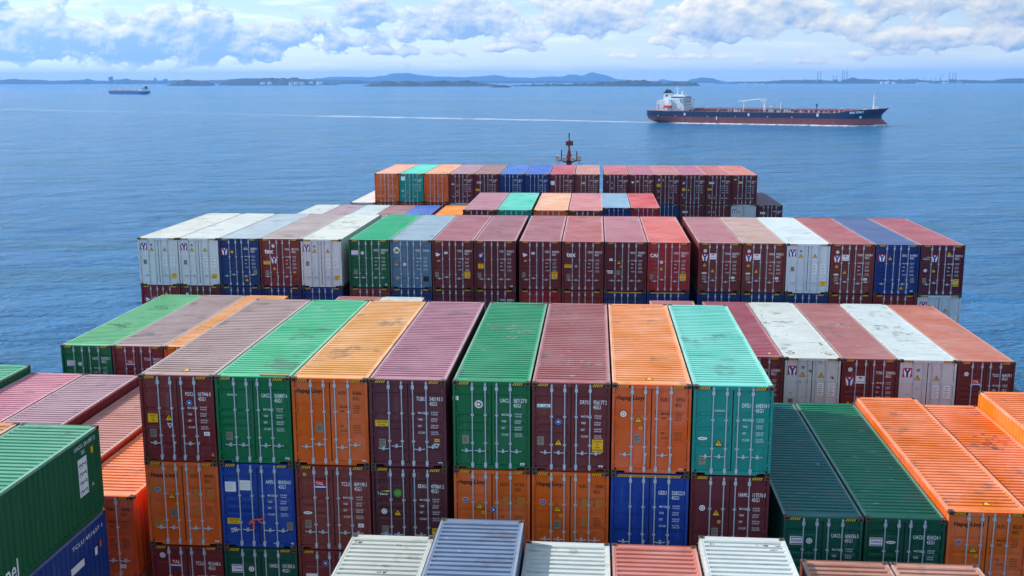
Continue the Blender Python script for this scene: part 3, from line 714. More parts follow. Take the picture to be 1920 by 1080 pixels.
e(6, D('slate blue container with pale blue roof and green winged emblem', GB, rGB, id=('MORU', '130754', '6', ''), roof='flat', m=[('wing', .15, .21), ('tri', .14, .49), ('round', .34, .50), ('plate', .15, .79), ('square', .86, .80)]), D('navy container under the slate blue one', NV))
e(7, D('maroon container with white cubes emblem, left of the yellow and blue emblem one', (106, 38, 46), (186, 118, 120), id=('CPSU', '498048', '0', '45G1'), m=[('cube', .13, .29), ('label', .33, .255), ('yellow', .155, .42), ('plate', .105, .705), ('caution', .85, .71)]), D('purple maroon container under the left white cubes container', (92, 34, 50), m=[('wing', .18, .75)]))
e(8, D('maroon container with yellow and blue square emblem, beside the dark gap in the wide row', (104, 40, 46), (180, 122, 124), id=('FCIU', '917567', '2', '45G1'), m=[('fcube', .16, .29), ('cautionsq', .155, .52), ('plate', .12, .71), ('white', .9, .93)]), D('dark maroon container under the yellow and blue emblem one', (88, 34, 46), id=('TGHU', '402206', '2', '45G1'), tab=0, m=[('yellow', .15, .55)]))
e(9, D('maroon container with white cubes emblem right of the dark gap in the wide row', (108, 40, 48), (188, 122, 124), id=('CPSU', '499029', '8', '45G1'), m=[('cube', .13, .28), ('label', .33, .245), ('yellow', .145, .40), ('plate', .105, .69), ('caution', .85, .70)]), D('red container under the right white cubes container', (146, 34, 44)))
e(10, D('maroon container with bold white lowercase letters and rosy roof, middle of the wide row', (106, 42, 50), (202, 122, 118), id=('TGHU', '948132', '8', '45G1'), m=[('tex', .22, .275), ('cautionw', .15, .50), ('blueround', .34, .50), ('plate', .155, .71)]), D('brown red container under the lowercase lettered one in the middle of the wide row', (120, 44, 42)))
e(11, D('dark maroon container between the lowercase lettered one and the red one, wide row', (96, 38, 46), (180, 114, 120), id=('MAXU', '724298', '0', '45G1'), roof='flat', m=[('label', .15, .36), ('tri', .34, .41), ('ydot', .38, .50), ('plate', .33, .62), ('bars', .12, .61)]), D('navy container with full striped header under the dark maroon one', (28, 46, 104), hz=2))
e(12, D('red container with white emblem letters, left of the wide dark gap in the wide row', (162, 40, 44), (214, 108, 98), id=('CAXU', '945327', '3', '45G1'), roof='flat', rr=.3, m=[('cai', .14, .27), ('round', .325, .40), ('tri', .325, .53), ('plate', .09, .70), ('caution', .84, .71)], sc=[('scuff', [(-.4, 3.2, .6, .45)])]), D('blue container with full striped header under the red one', (14, 54, 122), hz=2))
an = [('round', .15, .16), ('ylogo', .145, .29), ('anchor', .335, .27), ('tri', .145, .44), ('tri', .335, .56), ('oval', .14, .61), ('plate', .14, .70), ('label', .82, .70)]
e(13, D('maroon container with anchor plate right of the wide dark gap, sunlit left side', (116, 44, 42), (176, 112, 114), id=('TCNU', '345670', '2', '45G1'), roof='flat', m=an), D('blue container under the anchor plate container beside the dark gap', (10, 52, 112)))
e(14, D('maroon container with anchor plate and brownish roof, left of the white one at right', (116, 44, 44), (188, 152, 138), id=('TCNU', '794525', '2', '45G1'), roof='flat', m=an), D('blue container under the brownish roofed anchor plate container', (12, 56, 114)))
e(15, D('bright white container in the right part of the wide row', (214, 222, 228), (204, 210, 208), rr=.4, **rfy, m=ym), D('blue container under the bright white one at right', (14, 58, 116)))
e(16, D('maroon container with anchor plate between the bright white and the blue one', (118, 46, 46), (168, 92, 92), id=('TCNU', '514238', '8', '45G1'), roof='flat', m=an), D('maroon container under the anchor plate container between white and blue', (112, 36, 42)))
e(17, D('navy container with blue roof and red and blue emblem, second from the right end', (18, 50, 118), (82, 98, 138), id=('SEGU', '541985', '8', '45G1'), roof='flat', m=[('ylogo', .15, .265), ('tri', .335, .27), ('plate', .87, .71), ('tri', .63, .86), ('white', .87, .93)]), D('dark red container under the blue roofed one at right', (120, 28, 38)))
e(18, D('plum container with green and yellow emblem at the right end of the wide row', (92, 30, 50), (168, 92, 98), id=('BMOU', '594291', '8', '45G1'), roof='flat', m=[('beacon', .14, .265), ('ylogo', .325, .265), ('tri', .65, .16), ('round', .13, .51), ('tri', .32, .51), ('plate', .12, .71), ('caution', .84, .75)]), D('white container under the plum right end of the wide row', (206, 212, 218), **rfy, m=[('ylogo', .14, .2), ('tri', .66, .3)]))
# ------------------------------------------------------------------ bay F
f = dict(near=False)
for i, (c, r, lab) in {7: (PU, (182, 122, 128), 'plum container with rosy roof, left of the turquoise one behind the wide row'), 8: (TE, (92, 196, 168), 'turquoise container with bright roof behind the wide row, beside a rosy roof'),
                       9: (OR, (232, 170, 132), 'tan orange roofed container behind the wide row, right of the turquoise one'), 10: ((110, 50, 46), (206, 130, 126), 'salmon roofed container behind the wide row, left of the grey blue roof')}.items():
    stack('F', COL[i], YF, -9.22, [D(lab, c, r, **f, roof='flat')])
for i, (c, r, lab) in {11: ((14, 56, 128), (142, 170, 188), 'blue container with grey blue roof between salmon and red roofs'), 12: ((170, 30, 56), (210, 92, 92), 'crimson container with red roof at the right of the short middle row')}.items():
    stack('F2', COL[i], YF2, -10.75, [D(lab, c, r, **f, roof='flat')])
for i, (c, r, lab) in {0: (WH, rWH, 'white roof at the left end of the low far row'), 1: (MA, (172, 140, 146), 'greyish maroon roof between two white roofs in the low far row'), 2: (WH, (194, 204, 200), 'white roof between two maroon roofs in the low far row'),
                       3: (MA, (164, 120, 120), 'brownish maroon roof left of the blue roof in the low far row'), 4: (BL, (84, 112, 186), 'blue roof left of the orange roof in the low far row'), 5: (OR, (244, 140, 30), 'orange roof beside the plum container in the low far row')}.items():
    stack('F2', COL[i], YF2, -12.06, [D(lab, c, r, **f, roof='flat', doors=False)])
# ------------------------------------------------------------------ bay G: the farthest row
GX = [-22.16+2.522*i for i in range(9)]+[.87+2.51*i for i in range(6)]
gt = [(OR, (238, 168, 134), 'panel', 'orange container at the left end of the farthest row', [('tri', .33, .42)], 'hl'),
      (TE, (92, 206, 180), 'panel', 'turquoise container in the farthest row', [('bigwhite', .15, .17), ('tri', .34, .64), ('oval', .13, .60)], 'w'),
      (OR, (240, 168, 124), 'panel', 'orange container right of the turquoise one in the farthest row', [('tri', .33, .42)], 'hl'),
      (PU, (178, 136, 142), 'rib', 'plum container with greyish roof right of the second orange, farthest row', [('tri', .34, .40), ('round', .15, .36), ('plate', .34, .62)], 'w'),
      (PU, (166, 118, 112), 'rib', 'plum container with brownish roof left of the two blue ones, farthest row', [('cai', .2, .3), ('cautionw', .15, .55)], 'w'),
      (NV, (76, 116, 190), 'rib', 'left one of the two blue containers in the farthest row', [], 'w'),
      (NV, (70, 106, 184), 'rib', 'right one of the two blue containers in the farthest row', [], 'w'),
      ((120, 40, 48), (192, 92, 100), 'rib', 'maroon container with red roof below the red mast, farthest row', [('bigwhite', .12, .30)], 'w'),
      ((124, 58, 50), (204, 138, 128), 'rib', 'brown container left of the slit of sea, farthest row', [('bars', .33, .3)], 'w'),
      (PU, (196, 106, 108), 'rib', 'maroon container right of the slit of sea, farthest row', [('blueround', .15, .26), ('tri', .33, .27), ('trilow', .33, .48)], 'w'),
      (PU, (180, 108, 120), 'rib', 'maroon container with white cubes emblem, farthest row', [('cube', .14, .26), ('label', .33, .23)], 'w'),
      (PU, (190, 122, 122), 'rib', 'maroon container with a dented roof, third right of the slit of sea', [('fcube', .17, .17), ('tri', .34, .17), ('cautionsq', .15, .36), ('plate', .15, .56)], 'w'),
      (PU, (180, 108, 124), 'rib', 'maroon container third from the right end, upper tier of the farthest row', [('fcube', .14, .27), ('cautionsq', .14, .50), ('tri', .33, .51), ('plate', .09, .68)], 'w'),
      (PU, (190, 110, 106), 'rib', 'maroon container with white lowercase letters, upper tier of the farthest row', [('tex', .22, .27), ('cautionw', .15, .49), ('plate', .13, .71)], 'w'),
      (PU, (206, 122, 108), 'rib', 'maroon container with grey scrawl at the right end of the farthest row', [('oval', .13, .15), ('patch', .35, .25), ('yellow', .8, .9)], 'w')]
gl = [(MA, 'rib', 'dark maroon container edge under the orange left end of the farthest row', []), (RD, 'rib', 'red container edge under the turquoise one of the farthest row', []), (MA, 'rib', 'maroon container edge under the second orange of the farthest row', []),
      (WH, 'flat', 'pale container edge under the greyish roofed plum one of the farthest row', []), None, None, None, None, None, None, None,
      (NV, 'rib', 'blue container under the dented roof, second tier of the farthest row', [('tri', .15, .27)]), (PU, 'rib', 'maroon container with white lowercase letters, second tier, right of the blue one', [('tex', .22, .26)]),
      (PU, 'rib', 'maroon container with round blue sticker, second tier of the farthest row', [('blueround', .15, .26), ('bluedot', .34, .26)]), (WH, 'flat', 'pale grey container under the right end of the farthest row', [('ylogo', .14, .22), ('tri', .32, .24)])]
ids = ['HLBU', 'UACU', 'HLXU', 'TCLU', 'CAXU', 'SEGU', 'SEGU', 'TRLU', 'GATU', 'TCLU', 'CPSU', 'FCIU', 'FCIU', 'TGHU', 'TCNU']
for i, x in enumerate(GX):
    c, r, dk, lab, m, k = gt[i]
    it = [D(lab, c, r, door=dk, near=False, roof='flat', m=m, id=(ids[i], str(402911+i*37119)[:6], str(i % 10), '45G1'), lc='ink' if k == 'hl' else 'white', **(dict(hl=1) if k == 'hl' else {}))]
    if gl[i]: it.append(D(gl[i][2], gl[i][0], door=gl[i][1], near=False, m=gl[i][3]))
    stack('G', x, YG, -9.2, it)
stack('G', -24.68, YG, -12.14, [D('white container at the left outer end of the farthest row, one tier lower', WH, (210, 212, 206), near=False, roof='flat')])
stack('G', 15.99, YG, -12.14, [D('dark plum container with white lowercase letters, right outer end of the farthest row', (86, 44, 58), (98, 72, 90), near=False, roof='flat', id=('TGHU', '773105', '4', '45G1'), tab=0, m=[('tex', .22, .27)])])
# ------------------------------------------------------------------ bay B: nearest stacks, only their forward ends show
bb = dict(doors=False)
wB = dict(doors=False, rust=.42)
stack('B', G2[3], YB, -13.25, [D('off white roof at bottom centre, left of the blue grey roof', (196, 196, 186), (192, 192, 180), rr=.42, **wB, sc=[('soot', [(.1, 3.7, .16, .18)]), ('rust', [(-1.0, 5.5, .2, .2)])])])
stack('B', G3[0], YB, -12.66, [D('blue grey roofed container standing highest at bottom centre', (92, 116, 140), (116, 130, 154), rr=.3, **bb)])
stack('B', G3[1], YB, -13.29, [D('white roof partly shaded by the blue grey container at bottom centre', (196, 200, 198), (204, 206, 198), rr=.42, **wB)])
stack('B', G3[2], YB, -13.29, [D('salmon roofed container between two white roofs at the bottom edge', (150, 70, 58), (198, 120, 106), rr=.28, **bb, sc=[('soot', [(.3, 4.0, .25, .16), (-.5, 4.0, .2, .14)])])])
stack('B', G3[3], YB, -12.97, [D('white roof with rusty corners at the bottom edge, right of the salmon roof', (196, 198, 194), (204, 207, 202), rr=.4, **wB, sc=[('soot', [(.3, 3.4, .35, .25)]), ('rust', [(.75, 5.5, .35, .25), (-.95, 5.5, .15, .2)])])])
stack('B', G4[0], YB, -13.60, [D('left one of the two brown roofs at the bottom right edge', (132, 74, 54), (176, 122, 102), rr=.45, **bb)])
stack('B', G4[1], YB, -13.60, [D('right one of the two brown roofs at the bottom right edge', (140, 80, 58), (184, 130, 108), rr=.42, **bb)])
g = D('big dark green container with white script plate filling the lower left corner', (0, 92, 54), (92, 158, 122), h=2.70, **bb)
stack('B', G1[4], 30.06-L, -10.30, [g, D('blue container under the big green one in the lower left corner', (16, 56, 132), **bb), ])
stack('B', G1[3], 30.06-L, -10.28, [D('tan roof at the left edge beside the big green container', (206, 110, 60), (212, 156, 116), **bb)])
bl_ = [o for o in bpy.data.objects if o.get('label', '').startswith('blue container under the big green')][0]
def side_text(root, H, items, y_right):
    """lettering on the right hand side wall; y measured back from the forward end"""
    for nm, fn in items:
        mb = MB(); fn(mb); mb.v = [(0, p[0], p[2]) for p in mb.v] if False else [(-p[1], p[0], p[2]) for p in mb.v]
        put(nm, mb.mesh(nm, PM), root, (HX+.004, 0, 0))
def g_id(mb):
    text(mb, 'UACU 281097 2', HY-1.62, 2.38, .12, 0, 1, 0., 'l', 1.3)
    text(mb, '25G1', HY-1.22, 2.18, .12, 0, .6)
def g_script(mb):
    mb.box(HY-1.46, HY-.92, .0, .006, .92, 2.08, 0)
    for k in range(4):
        z = 1.86-k*.27; x = HY-1.42
        mb.tube([(x, -.006, z), (x+.10, -.006, z+.07), (x+.16, -.006, z-.03), (x+.24, -.006, z+.05), (x+.32, -.006, z), (x+.40, -.006, z+.06), (x+.44, -.006, z-.05)], .012, 5, 7)
        q(mb, x+.08, x+.12, z-.09, z-.06, 'ink', -.004)
def g_small(mb):
    mb.box(HY-.62, HY-.48, 0, .005, 2.02, 2.22, 2); text(mb, '9\'6', HY-.70, 1.0, .11, 0, .7)
def g_chan(mb):
    w_ = text_raw('Channel')[2]; text(mb, 'Channel', HY-5.0-w_*.5*.75, .22, .5, 0, .75)
side_text(g['root'], 2.7, [('identification_number', g_id), ('script_plate', g_script), ('yellow_sticker', g_small), ('owner_name', g_chan)], 0)
def b_id(mb):
    text(mb, 'TCLU 451637 1', HY-2.2, 2.46, .13, 0, 1, 0., 'l', 1.9)
    mb.box(HY-2.35, HY-1.55, 0, .005, 1.78, 2.0, 0); mb.box(HY-.86, HY-.70, 0, .005, 1.75, 2.0, 0); mb.box(HY-.54, HY-.42, 0, .006, 1.88, 2.1, 9)
side_text(bl_, HC, [('identification_number', b_id)], 0)
# ------------------------------------------------------------------ small things on the stacks
mb = MB(); yt = YC_+.0; xt = G2[1]+HX; zt = ZC-9.26-HC-.022-HC
def strip(pts, w):
    for a, b in zip(pts, pts[1:]):
        a, b = Vector(a), Vector(b); d = (b-a).normalized(); s_ = Vector((0, 1, 0)).cross(d)*w/2; o_ = Vector((0, .004, 0))
        mb.face([a-s_, b-s_, b+s_, a+s_]); mb.face([a-s_+o_, a+s_+o_, b+s_+o_, b-s_+o_])
yt -= .03
strip([(xt-.23, yt, zt+.96), (xt-.12, yt, zt+1.0), (xt+.02, yt-.01, zt+1.02), (xt+.20, yt, zt+1.03)], .05)
strip([(xt-.19, yt-.01, zt+1.0), (xt-.27, yt-.02, zt+.92), (xt-.31, yt-.02, zt+.84)], .05)
strip([(xt-.18, yt-.01, zt+.97), (xt-.16, yt-.02, zt+.84), (xt-.15, yt-.02, zt+.68)], .055)
strip([(xt+.0, yt-.01, zt+1.0), (xt+.06, yt-.02, zt+.92), (xt+.12, yt-.02, zt+.90)], .045)
tag(put('orange_tape', mb.mesh('orange_tape', [M['ribbon']])), 'knotted orange tape tied to the door rods of the bright blue container with white papers', 'tape')
mb = MB(); xr = G2[1]+HX
mb.box(xr+.2, xr+1.14, YC_+.16, YC_+.26, ZC-9.26+.010, ZC-9.26+.05)
M['wood'] = plain('weathered_timber', (196, 160, 104), .7)
tag(put('timber_batten', mb.mesh('timber_batten', [M['wood']])), 'pale timber batten lying on the front edge of the green roof in the nearest row', 'timber')

# ------------------------------------------------------------------ our own ship under the stacks
hullm = plain('ship_hull_paint', (36, 40, 56), .5); hatchm = plain('hatch_cover_paint', (110, 52, 44), .6)
mastm = plain('mast_paint', (128, 40, 42), .5)
ship = empty('container_ship', (-3.2, 60, 0), 'container ship under the stacked containers, mostly hidden by them', 'ship')
mb = MB()
st_ = [-210, -60, 0, 30, 55, 75, 90, 100, 108]
hb = {-210: 24.4, -60: 24.4, 0: 24.4, 30: 24, 55: 20.5, 75: 14, 90: 8, 100: 3.5, 108: .2}
for s in (-1, 1): mb.grid(st_, [-.5, 6, ZC-31.2], lambda y, z: (s*hb[y]*(.72+.28*min(1, max(0, z)/12) if y > 40 else 1), y, z), flip=(s < 0))
mb.grid([-1, 1], st_, lambda s, y: (s*hb[y], y, ZC-31.2)); mb.face([(-24.4, -210, -.5), (24.4, -210, -.5), (24.4, -210, ZC-31.2), (-24.4, -210, ZC-31.2)])
put('hull', mb.mesh('hull', [hullm]), ship)
for y0 in (YB, YC_, YDD, YE, YF, YF2, YG):
    mb = MB(); w_ = 24.1 if y0 < 90 else 18.5
    mb.box(-w_, w_, y0-60-.3, y0-60+L+.3, ZC-31.19, HATCH); put('hatch_cover', mb.mesh('hatch_cover', [hatchm]), ship)
# lower tiers nobody can see between the visible ones and the hatch covers
mb = MB(); lowm = [plain('lower_stack_paint', c, .6) for c in ((96, 42, 44), (20, 54, 110), (0, 92, 62), (200, 92, 34))]
def low_stack(x, y0, zt_):
    z = ZC+zt_
    while z-HC > HATCH-1.5:
        mb.box(x+.01, x+W-.01, y0+.02, y0+L-.02, max(HATCH+.005, z-HC), z-.03, random.randrange(4)); z -= HC+.022
for (x, y0, zt_) in LOW: low_stack(x, y0, zt_)
for bay, y0, zt_ in (('B', YB, -17.5), ('C', YC_, -15.1), ('D', YDD, -15.1), ('E', YE, -15.1), ('F', YF, -15.1), ('F2', YF2, -15.1)):
    for x in COL:
        if (bay, round(x, 1)) not in done: low_stack(x, y0, zt_)
struct('stacked_containers', mb.mesh('stacked_containers', lowm), 'stuff')
# foremast
FM = empty('signal_mast', (-3.33, 136, ZC-31.2), 'dark red foremast with floodlights beyond the farthest row of containers', 'mast')
def fz(v): return 31.2-6.54-(v-120)*.00504*1.0     # local height of a crop row
def fx(u): return (u-640)*.00504
mb = MB(); mb.tube([(0, 0, 0), (0, 0, fz(760))], .62, 12, r2=.34)
mb.face([(fx(568), -.3, fz(745)), (fx(712), -.3, fz(745)), (fx(668), -.12, fz(540)), (fx(622), -.12, fz(540))])
mb.tube([(0, 0, fz(770)), (0, 0, fz(640)), (0, 0, fz(540))], .38, 10, r2=.12)
mb.tube([(0, 0, fz(560)), (0, 0, fz(300))], .11, 8); put('mast_pole', mb.mesh('mast_pole', [mastm]), FM)
mb = MB(); mb.box(fx(320), fx(950), -.7, .7, fz(805), fz(790))
mb.tube([(fx(440), -.3, fz(800)), (fx(560), -.3, fz(850)), (fx(720), -.3, fz(850)), (fx(835), -.3, fz(800))], .09, 6)
put('platform', mb.mesh('platform', [mastm]), FM)
mb = MB()
for u, v0 in ((455, 540), (835, 570)): mb.box(fx(u-14), fx(u+14), -.66, -.5, fz(790), fz(v0))
mb.tube([(fx(455), -.6, fz(560)), (fx(835), -.6, fz(560))], .02, 5); mb.tube([(fx(455), -.6, fz(680)), (fx(835), -.6, fz(680))], .02, 5)
put('railing', mb.mesh('railing', [mastm]), FM)
mb = MB(); mb.box(fx(560), fx(740), -.3, .3, fz(436), fz(326)); put('radar_box', mb.mesh('radar_box', [mastm]), FM)
mb = MB(); mb.tube([(0, 0, fz(325)), (0, 0, fz(120))], .05, 6)
for v in (300, 215, 180, 145): mb.box(-.09, .09, -.09, .09, fz(v+10), fz(v-8))
put('antenna', mb.mesh('antenna', [M['dark']]), FM)
lampm = plain('floodlight_glass', (190, 180, 165), .3)
for u, v in ((355, 720), (515, 758), (735, 758), (910, 722)):
    mb = MB(); mb.box(fx(u-52), fx(u+52), -.85, -.45, fz(v+45), fz(v-45), 0); mb.box(fx(u-42), fx(u+42), -.87, -.85, fz(v+34), fz(v-34), 1)
    put('floodlight', mb.mesh('floodlight', [plain('floodlight_case', (220, 220, 220), .5), lampm]), FM)
mb = MB()
for a, b in ((430, 330), (840, 905), (875, 935)): mb.tube([(fx(a), -.4, fz(800)), (fx(b)+(-.9 if a < 640 else .9), -.4, fz(1130))], .025, 5)
put('stay_wire', mb.mesh('stay_wire', [M['dark']]), FM)

# ------------------------------------------------------------------ sea
m, n, b = newmat('sea_water')
ge = n.nodes.new('ShaderNodeNewGeometry'); pos = ge.outputs['Position']
b.inputs['IOR'].default_value = 1.333; b.inputs['Specular IOR Level'].default_value = .34
patch = noise(n, vmul(n, pos, (.0011, .0032, 0)), 1., 4, .55, .6)
patch2 = noise(n, vmul(n, pos, (.012, .035, 0)), 1., 3, .5)
wc = mixc(n, patch, (.003, .160, .39, 1), (.010, .228, .50, 1))
wc = mixc(n, mul(n, sstep(n, patch2, .45, .7), .55), wc, (.003, .135, .21, 1))
n.links.new(wc, b.inputs['Base Color']); 
n.links.new(add(n, mul(n, patch, .12), .12).s, b.inputs['Roughness'])
h1 = noise(n, vmul(n, pos, (.10, .22, 0)), 1., 4, .6, .4)
h2 = noise(n, vmul(n, pos, (.42, .75, 0)), 1., 5, .62, .3)
h3 = noise(n, vmul(n, pos, (.036, .062, 0)), 1., 3, .5, .3)
h4 = noise(n, vmul(n, pos, (.011, .019, 0)), 1., 3, .6, .5)
hh = add(n, add(n, add(n, mul(n, h1, 1.6), mul(n, h2, .95)), mul(n, h3, 4.)), mul(n, h4, 5.))
bp = n.nodes.new('ShaderNodeBump'); bp.inputs['Strength'].default_value = 1.; bp.inputs['Distance'].default_value = 3.4
n.links.new(hh.s, bp.inputs['Height']); n.links.new(bp.outputs[0], b.inputs['Normal'])
mb = MB(); mb.face([(-24000, -4000, 0), (18000, -4000, 0), (18000, 28500, 0), (-24000, 28500, 0)])
struct('sea', mb.mesh('sea', [m]))
# foam
def foam_mat(name, dens, sc):
    m, n, b = newmat(name)
    t = n.nodes.new('ShaderNodeTexCoord'); ge = n.nodes.new('ShaderNodeNewGeometry')
    uv = n.nodes.new('ShaderNodeSeparateXYZ'); n.links.new(t.outputs['UV'], uv.inputs[0])
    f = noise(n, vmul(n, ge.outputs['Position'], sc), 1., 6, .65)
    edge = mul(n, mul(n, V(uv.outputs[1]), sub(n, 1., V(uv.outputs[1]))), 4.)
    a = sstep(n, add(n, f, mul(n, edge, .35)), .62, .95, 0., dens)
    tr = n.nodes.new('ShaderNodeBsdfTransparent'); mx = n.nodes.new('ShaderNodeMixShader')
    b.inputs['Base Color'].default_value = (.72, .80, .84, 1); b.inputs['Roughness'].default_value = .9
    n.links.new(a.s, mx.inputs[0]); n.links.new(tr.outputs[0], mx.inputs[1]); n.links.new(b.outputs[0], mx.inputs[2])
    n.links.new(mx.outputs[0], n.nodes['Material Output'].inputs[0]); return m
def wake(name, pts, mat, z=.12):
    """pts: (x, y, half width); a ribbon lying on the water"""
    me = bpy.data.meshes.new(name); vs = []; fs = []
    for k, (x, y, w) in enumerate(pts):
        a = Vector(pts[max(k-1, 0)][:2]); c = Vector(pts[min(k+1, len(pts)-1)][:2]); d = (c-a).normalized(); nn = Vector((-d.y, d.x))
        vs += [(x+nn.x*w, y+nn.y*w, z), (x-nn.x*w, y-nn.y*w, z)]
    for k in range(len(pts)-1): fs.append((2*k, 2*k+1, 2*k+3, 2*k+2))
    me.from_pydata(vs, [], fs); me.materials.append(mat)
    uv = me.uv_layers.new()
    for p in me.polygons:
        for li, vi in zip(p.loop_indices, p.vertices): uv.data[li].uv = (vi//2/len(pts), vi % 2)
    return struct(name, me, 'stuff')
fo = foam_mat('foam', .7, (.03, .10, 0)); fo2 = foam_mat('old_foam', .24, (.02, .08, 0))
wake('ship_wake', [(60, 1136, 9), (40, 1150, 18), (-60, 1200, 24), (-180, 1255, 28), (-340, 1338, 30)], fo)
wake('ship_wake', [(-330, 1333, 32), (-560, 1452, 22), (-760, 1552, 34), (-1100, 1732, 36)], fo2)
wake('ship_wake', [(-1508, 3554, 14), (-1150, 3400, 22), (-840, 3249, 26), (-222, 2853, 30), (122, 2707, 30), (420, 2560, 30)], fo2)

# ------------------------------------------------------------------ land on the horizon
def at(u, v, Y):
    d = f_*FPX+r_*(u-960)-u_*(v-540); t = Y/d.y
    return Vector((d.x*t, Y, ZC+d.z*t))
m, n, b = newmat('forest'); t = n.nodes.new('ShaderNodeNewGeometry')
f = noise(n, vmul(n, t.outputs['Position'], (.012, .012, .03)), 1., 6, .65)
n.links.new(mixc(n, sstep(n, f, .3, .7), (.010, .022, .014, 1), (.030, .048, .028, 1)), b.inputs['Base Color']); b.inputs['Roughness'].default_value = .95
FOREST = m
from mathutils import noise as mn
def land(name, Y, prof, depth, bump, base_slope=.12, step=3.0):
    """a wooded landform: profile along its length, real depth behind its shore"""
    us = []; u = prof[0][0]
    while u < prof[-1][0]: us.append(u); u += step
    us.append(prof[-1][0])
    def top(u):
        for (a, va), (b_, vb) in zip(prof, prof[1:]):
            if a <= u <= b_:
                k = (u-a)/(b_-a); k = k*k*(3-2*k); return va+(vb-va)*k
        return prof[-1][1]
    rows = [0, .04, .16, .30, .42, .5, .62, .8, 1.]; hs = [0, .16, .45, .74, .93, 1., .8, .4, 0]
    mb = MB()
    def fn(u, k):
        t_ = rows[k]; P = at(u, 157, Y); dirv = Vector((P.x, P.y)).normalized()
        hgt = max(0., at(u, top(u), Y).z)*(1+.5*depth/Y)
        edge = min(1., (us[-1]-u)/30+.0 if us[-1]-u < 30 else 1., (u-us[0])/30 if u-us[0] < 30 else 1.)
        x, y = P.x+dirv.x*depth*t_, P.y+dirv.y*depth*t_
        nz = mn.noise(Vector((x*.006, y*.006, 1.3)))*bump*.5+mn.noise(Vector((x*.021, y*.021, 4.3)))*bump*.6+mn.noise(Vector((x*.06, y*.06, 9.3)))*bump*.35
        wob = mn.noise(Vector((x*.004, Y, 2.))) * depth*.06 if k == 0 else 0
        z = hgt*hs[k]*(1+.25*mn.noise(Vector((x*.003, y*.003, 7.))) if 0 < k < 5 else 1)+(nz*(.4+hs[k]) if hs[k] > 0 else 0)
        return (x+dirv.x*wob, y+dirv.y*wob, max(z, -.4) if hs[k] > 0 else -.4)
    mb.grid(us, list(range(len(rows))), fn)
    return struct(name, mb.mesh(name, [FOREST]))
land('coast', 15500, [(-90, 150), (0, 150.5), (20, 148.8), (60, 149.6), (100, 151.5), (150, 150), (200, 151.2), (222, 149.5), (236, 147.8), (252, 150.4), (300, 151.2), (400, 150.8), (470, 147.2), (520, 147.2), (600, 149.5), (700, 152), (1000, 152), (1350, 152)], 900, 9, step=2.5)
land('hills', 26000, [(540, 151), (600, 147), (622, 144.2), (650, 144), (690, 145), (720, 142), (742, 137.4), (762, 137), (790, 141), (830, 144), (870, 145), (900, 143), (930, 141.4), (960, 145), (1000, 146), (1020, 144), (1050, 144), (1072, 139.5), (1090, 142), (1110, 135.4), (1130, 140), (1160, 149), (1230, 153), (1240, 148.5), (1262, 152), (1290, 155)], 1800, 9, step=2.5)
land('hills', 20000, [(1278, 156), (1300, 148), (1318, 145.3), (1335, 147), (1352, 151.5), (1372, 156)], 1000, 7, step=2)
land('island', 9300, [(312, 161), (325, 156), (335, 153), (355, 151.6), (380, 153), (398, 156), (405, 161)], 500, 15, step=1)
land('island', 9900, [(409, 160), (420, 153), (440, 148.8), (470, 148.2), (500, 147.8), (520, 148.4), (545, 147.2), (553, 144.6), (566, 147.2), (580, 150.5), (600, 156), (635, 159.5)], 700, 15, step=1)
land('island', 13500, [(616, 157.5), (640, 151.5), (668, 150.5), (690, 152), (720, 156)], 500, 6, step=2)
land('island', 7900, [(680, 162), (700, 157), (732, 152.6), (746, 156), (766, 151.6), (790, 155), (815, 151.2), (850, 154), (872, 151), (900, 156), (925, 159.5), (940, 161)], 450, 13, step=1)
land('island', 6620, [(917, 164), (930, 159.6), (945, 159), (955, 161), (960, 164)], 120, 6, step=1)
land('island', 7700, [(960, 161.5), (1010, 159.5), (1060, 158.8), (1100, 157.5), (1140, 155.4), (1170, 153), (1190, 150.6), (1210, 152), (1230, 154.4), (1270, 153.8), (1300, 155.5), (1314, 161)], 420, 13, step=1)
land('coast', 12000, [(1340, 156), (1400, 153.8), (1440, 152.4), (1480, 150.6), (1510, 149.2), (1540, 151), (1570, 152), (1600, 146), (1612, 149), (1650, 149.8), (1700, 149.2), (1760, 151.4), (1820, 150.4), (1850, 151.6), (1880, 148.6), (1920, 147.2), (2000, 148)], 800, 8, step=2)
# white oil tanks on the island
tankm = plain('tank_white', (222, 226, 226), .6)
def otank(u, v0, v1, wpx, Y, lab):
    p = at(u, v1, Y); h_ = (v1-v0)/2000*Y; r0 = wpx/2/2000*Y
    mb = MB(); mb.tube([(0, 0, 0), (0, 0, h_)], r0, 20); mb.tube([(0, 0, h_-.02), (0, 0, h_*1.12)], r0*.98, 20, r2=r0*.1)
    o = tag(put('storage_tank', mb.mesh('storage_tank', [tankm])), lab, 'storage tank', 'white storage tanks on the wooded island'); o.location = p
for u, v0, v1, wpx, lab in ((493, 154.2, 158.8, 9, 'white storage tank at the left of the wooded island shore'), (506, 154.2, 158.8, 9, 'white storage tank right beside the leftmost tank on the island'),
                            (546, 155.4, 160, 8, 'small white storage tank under the island summit'), (556, 154, 159, 8, 'middle white storage tank under the island summit'), (567, 155, 159.4, 9, 'white storage tank right of the island summit'),
                            (584, 153.6, 157, 7, 'white storage tank on the falling right slope of the island'), (600, 154, 159, 13, 'wide white storage tank at the right tip of the island')): otank(u, v0, v1, wpx, 9850, lab)
bm = plain('concrete_block', (150, 150, 150), .8)
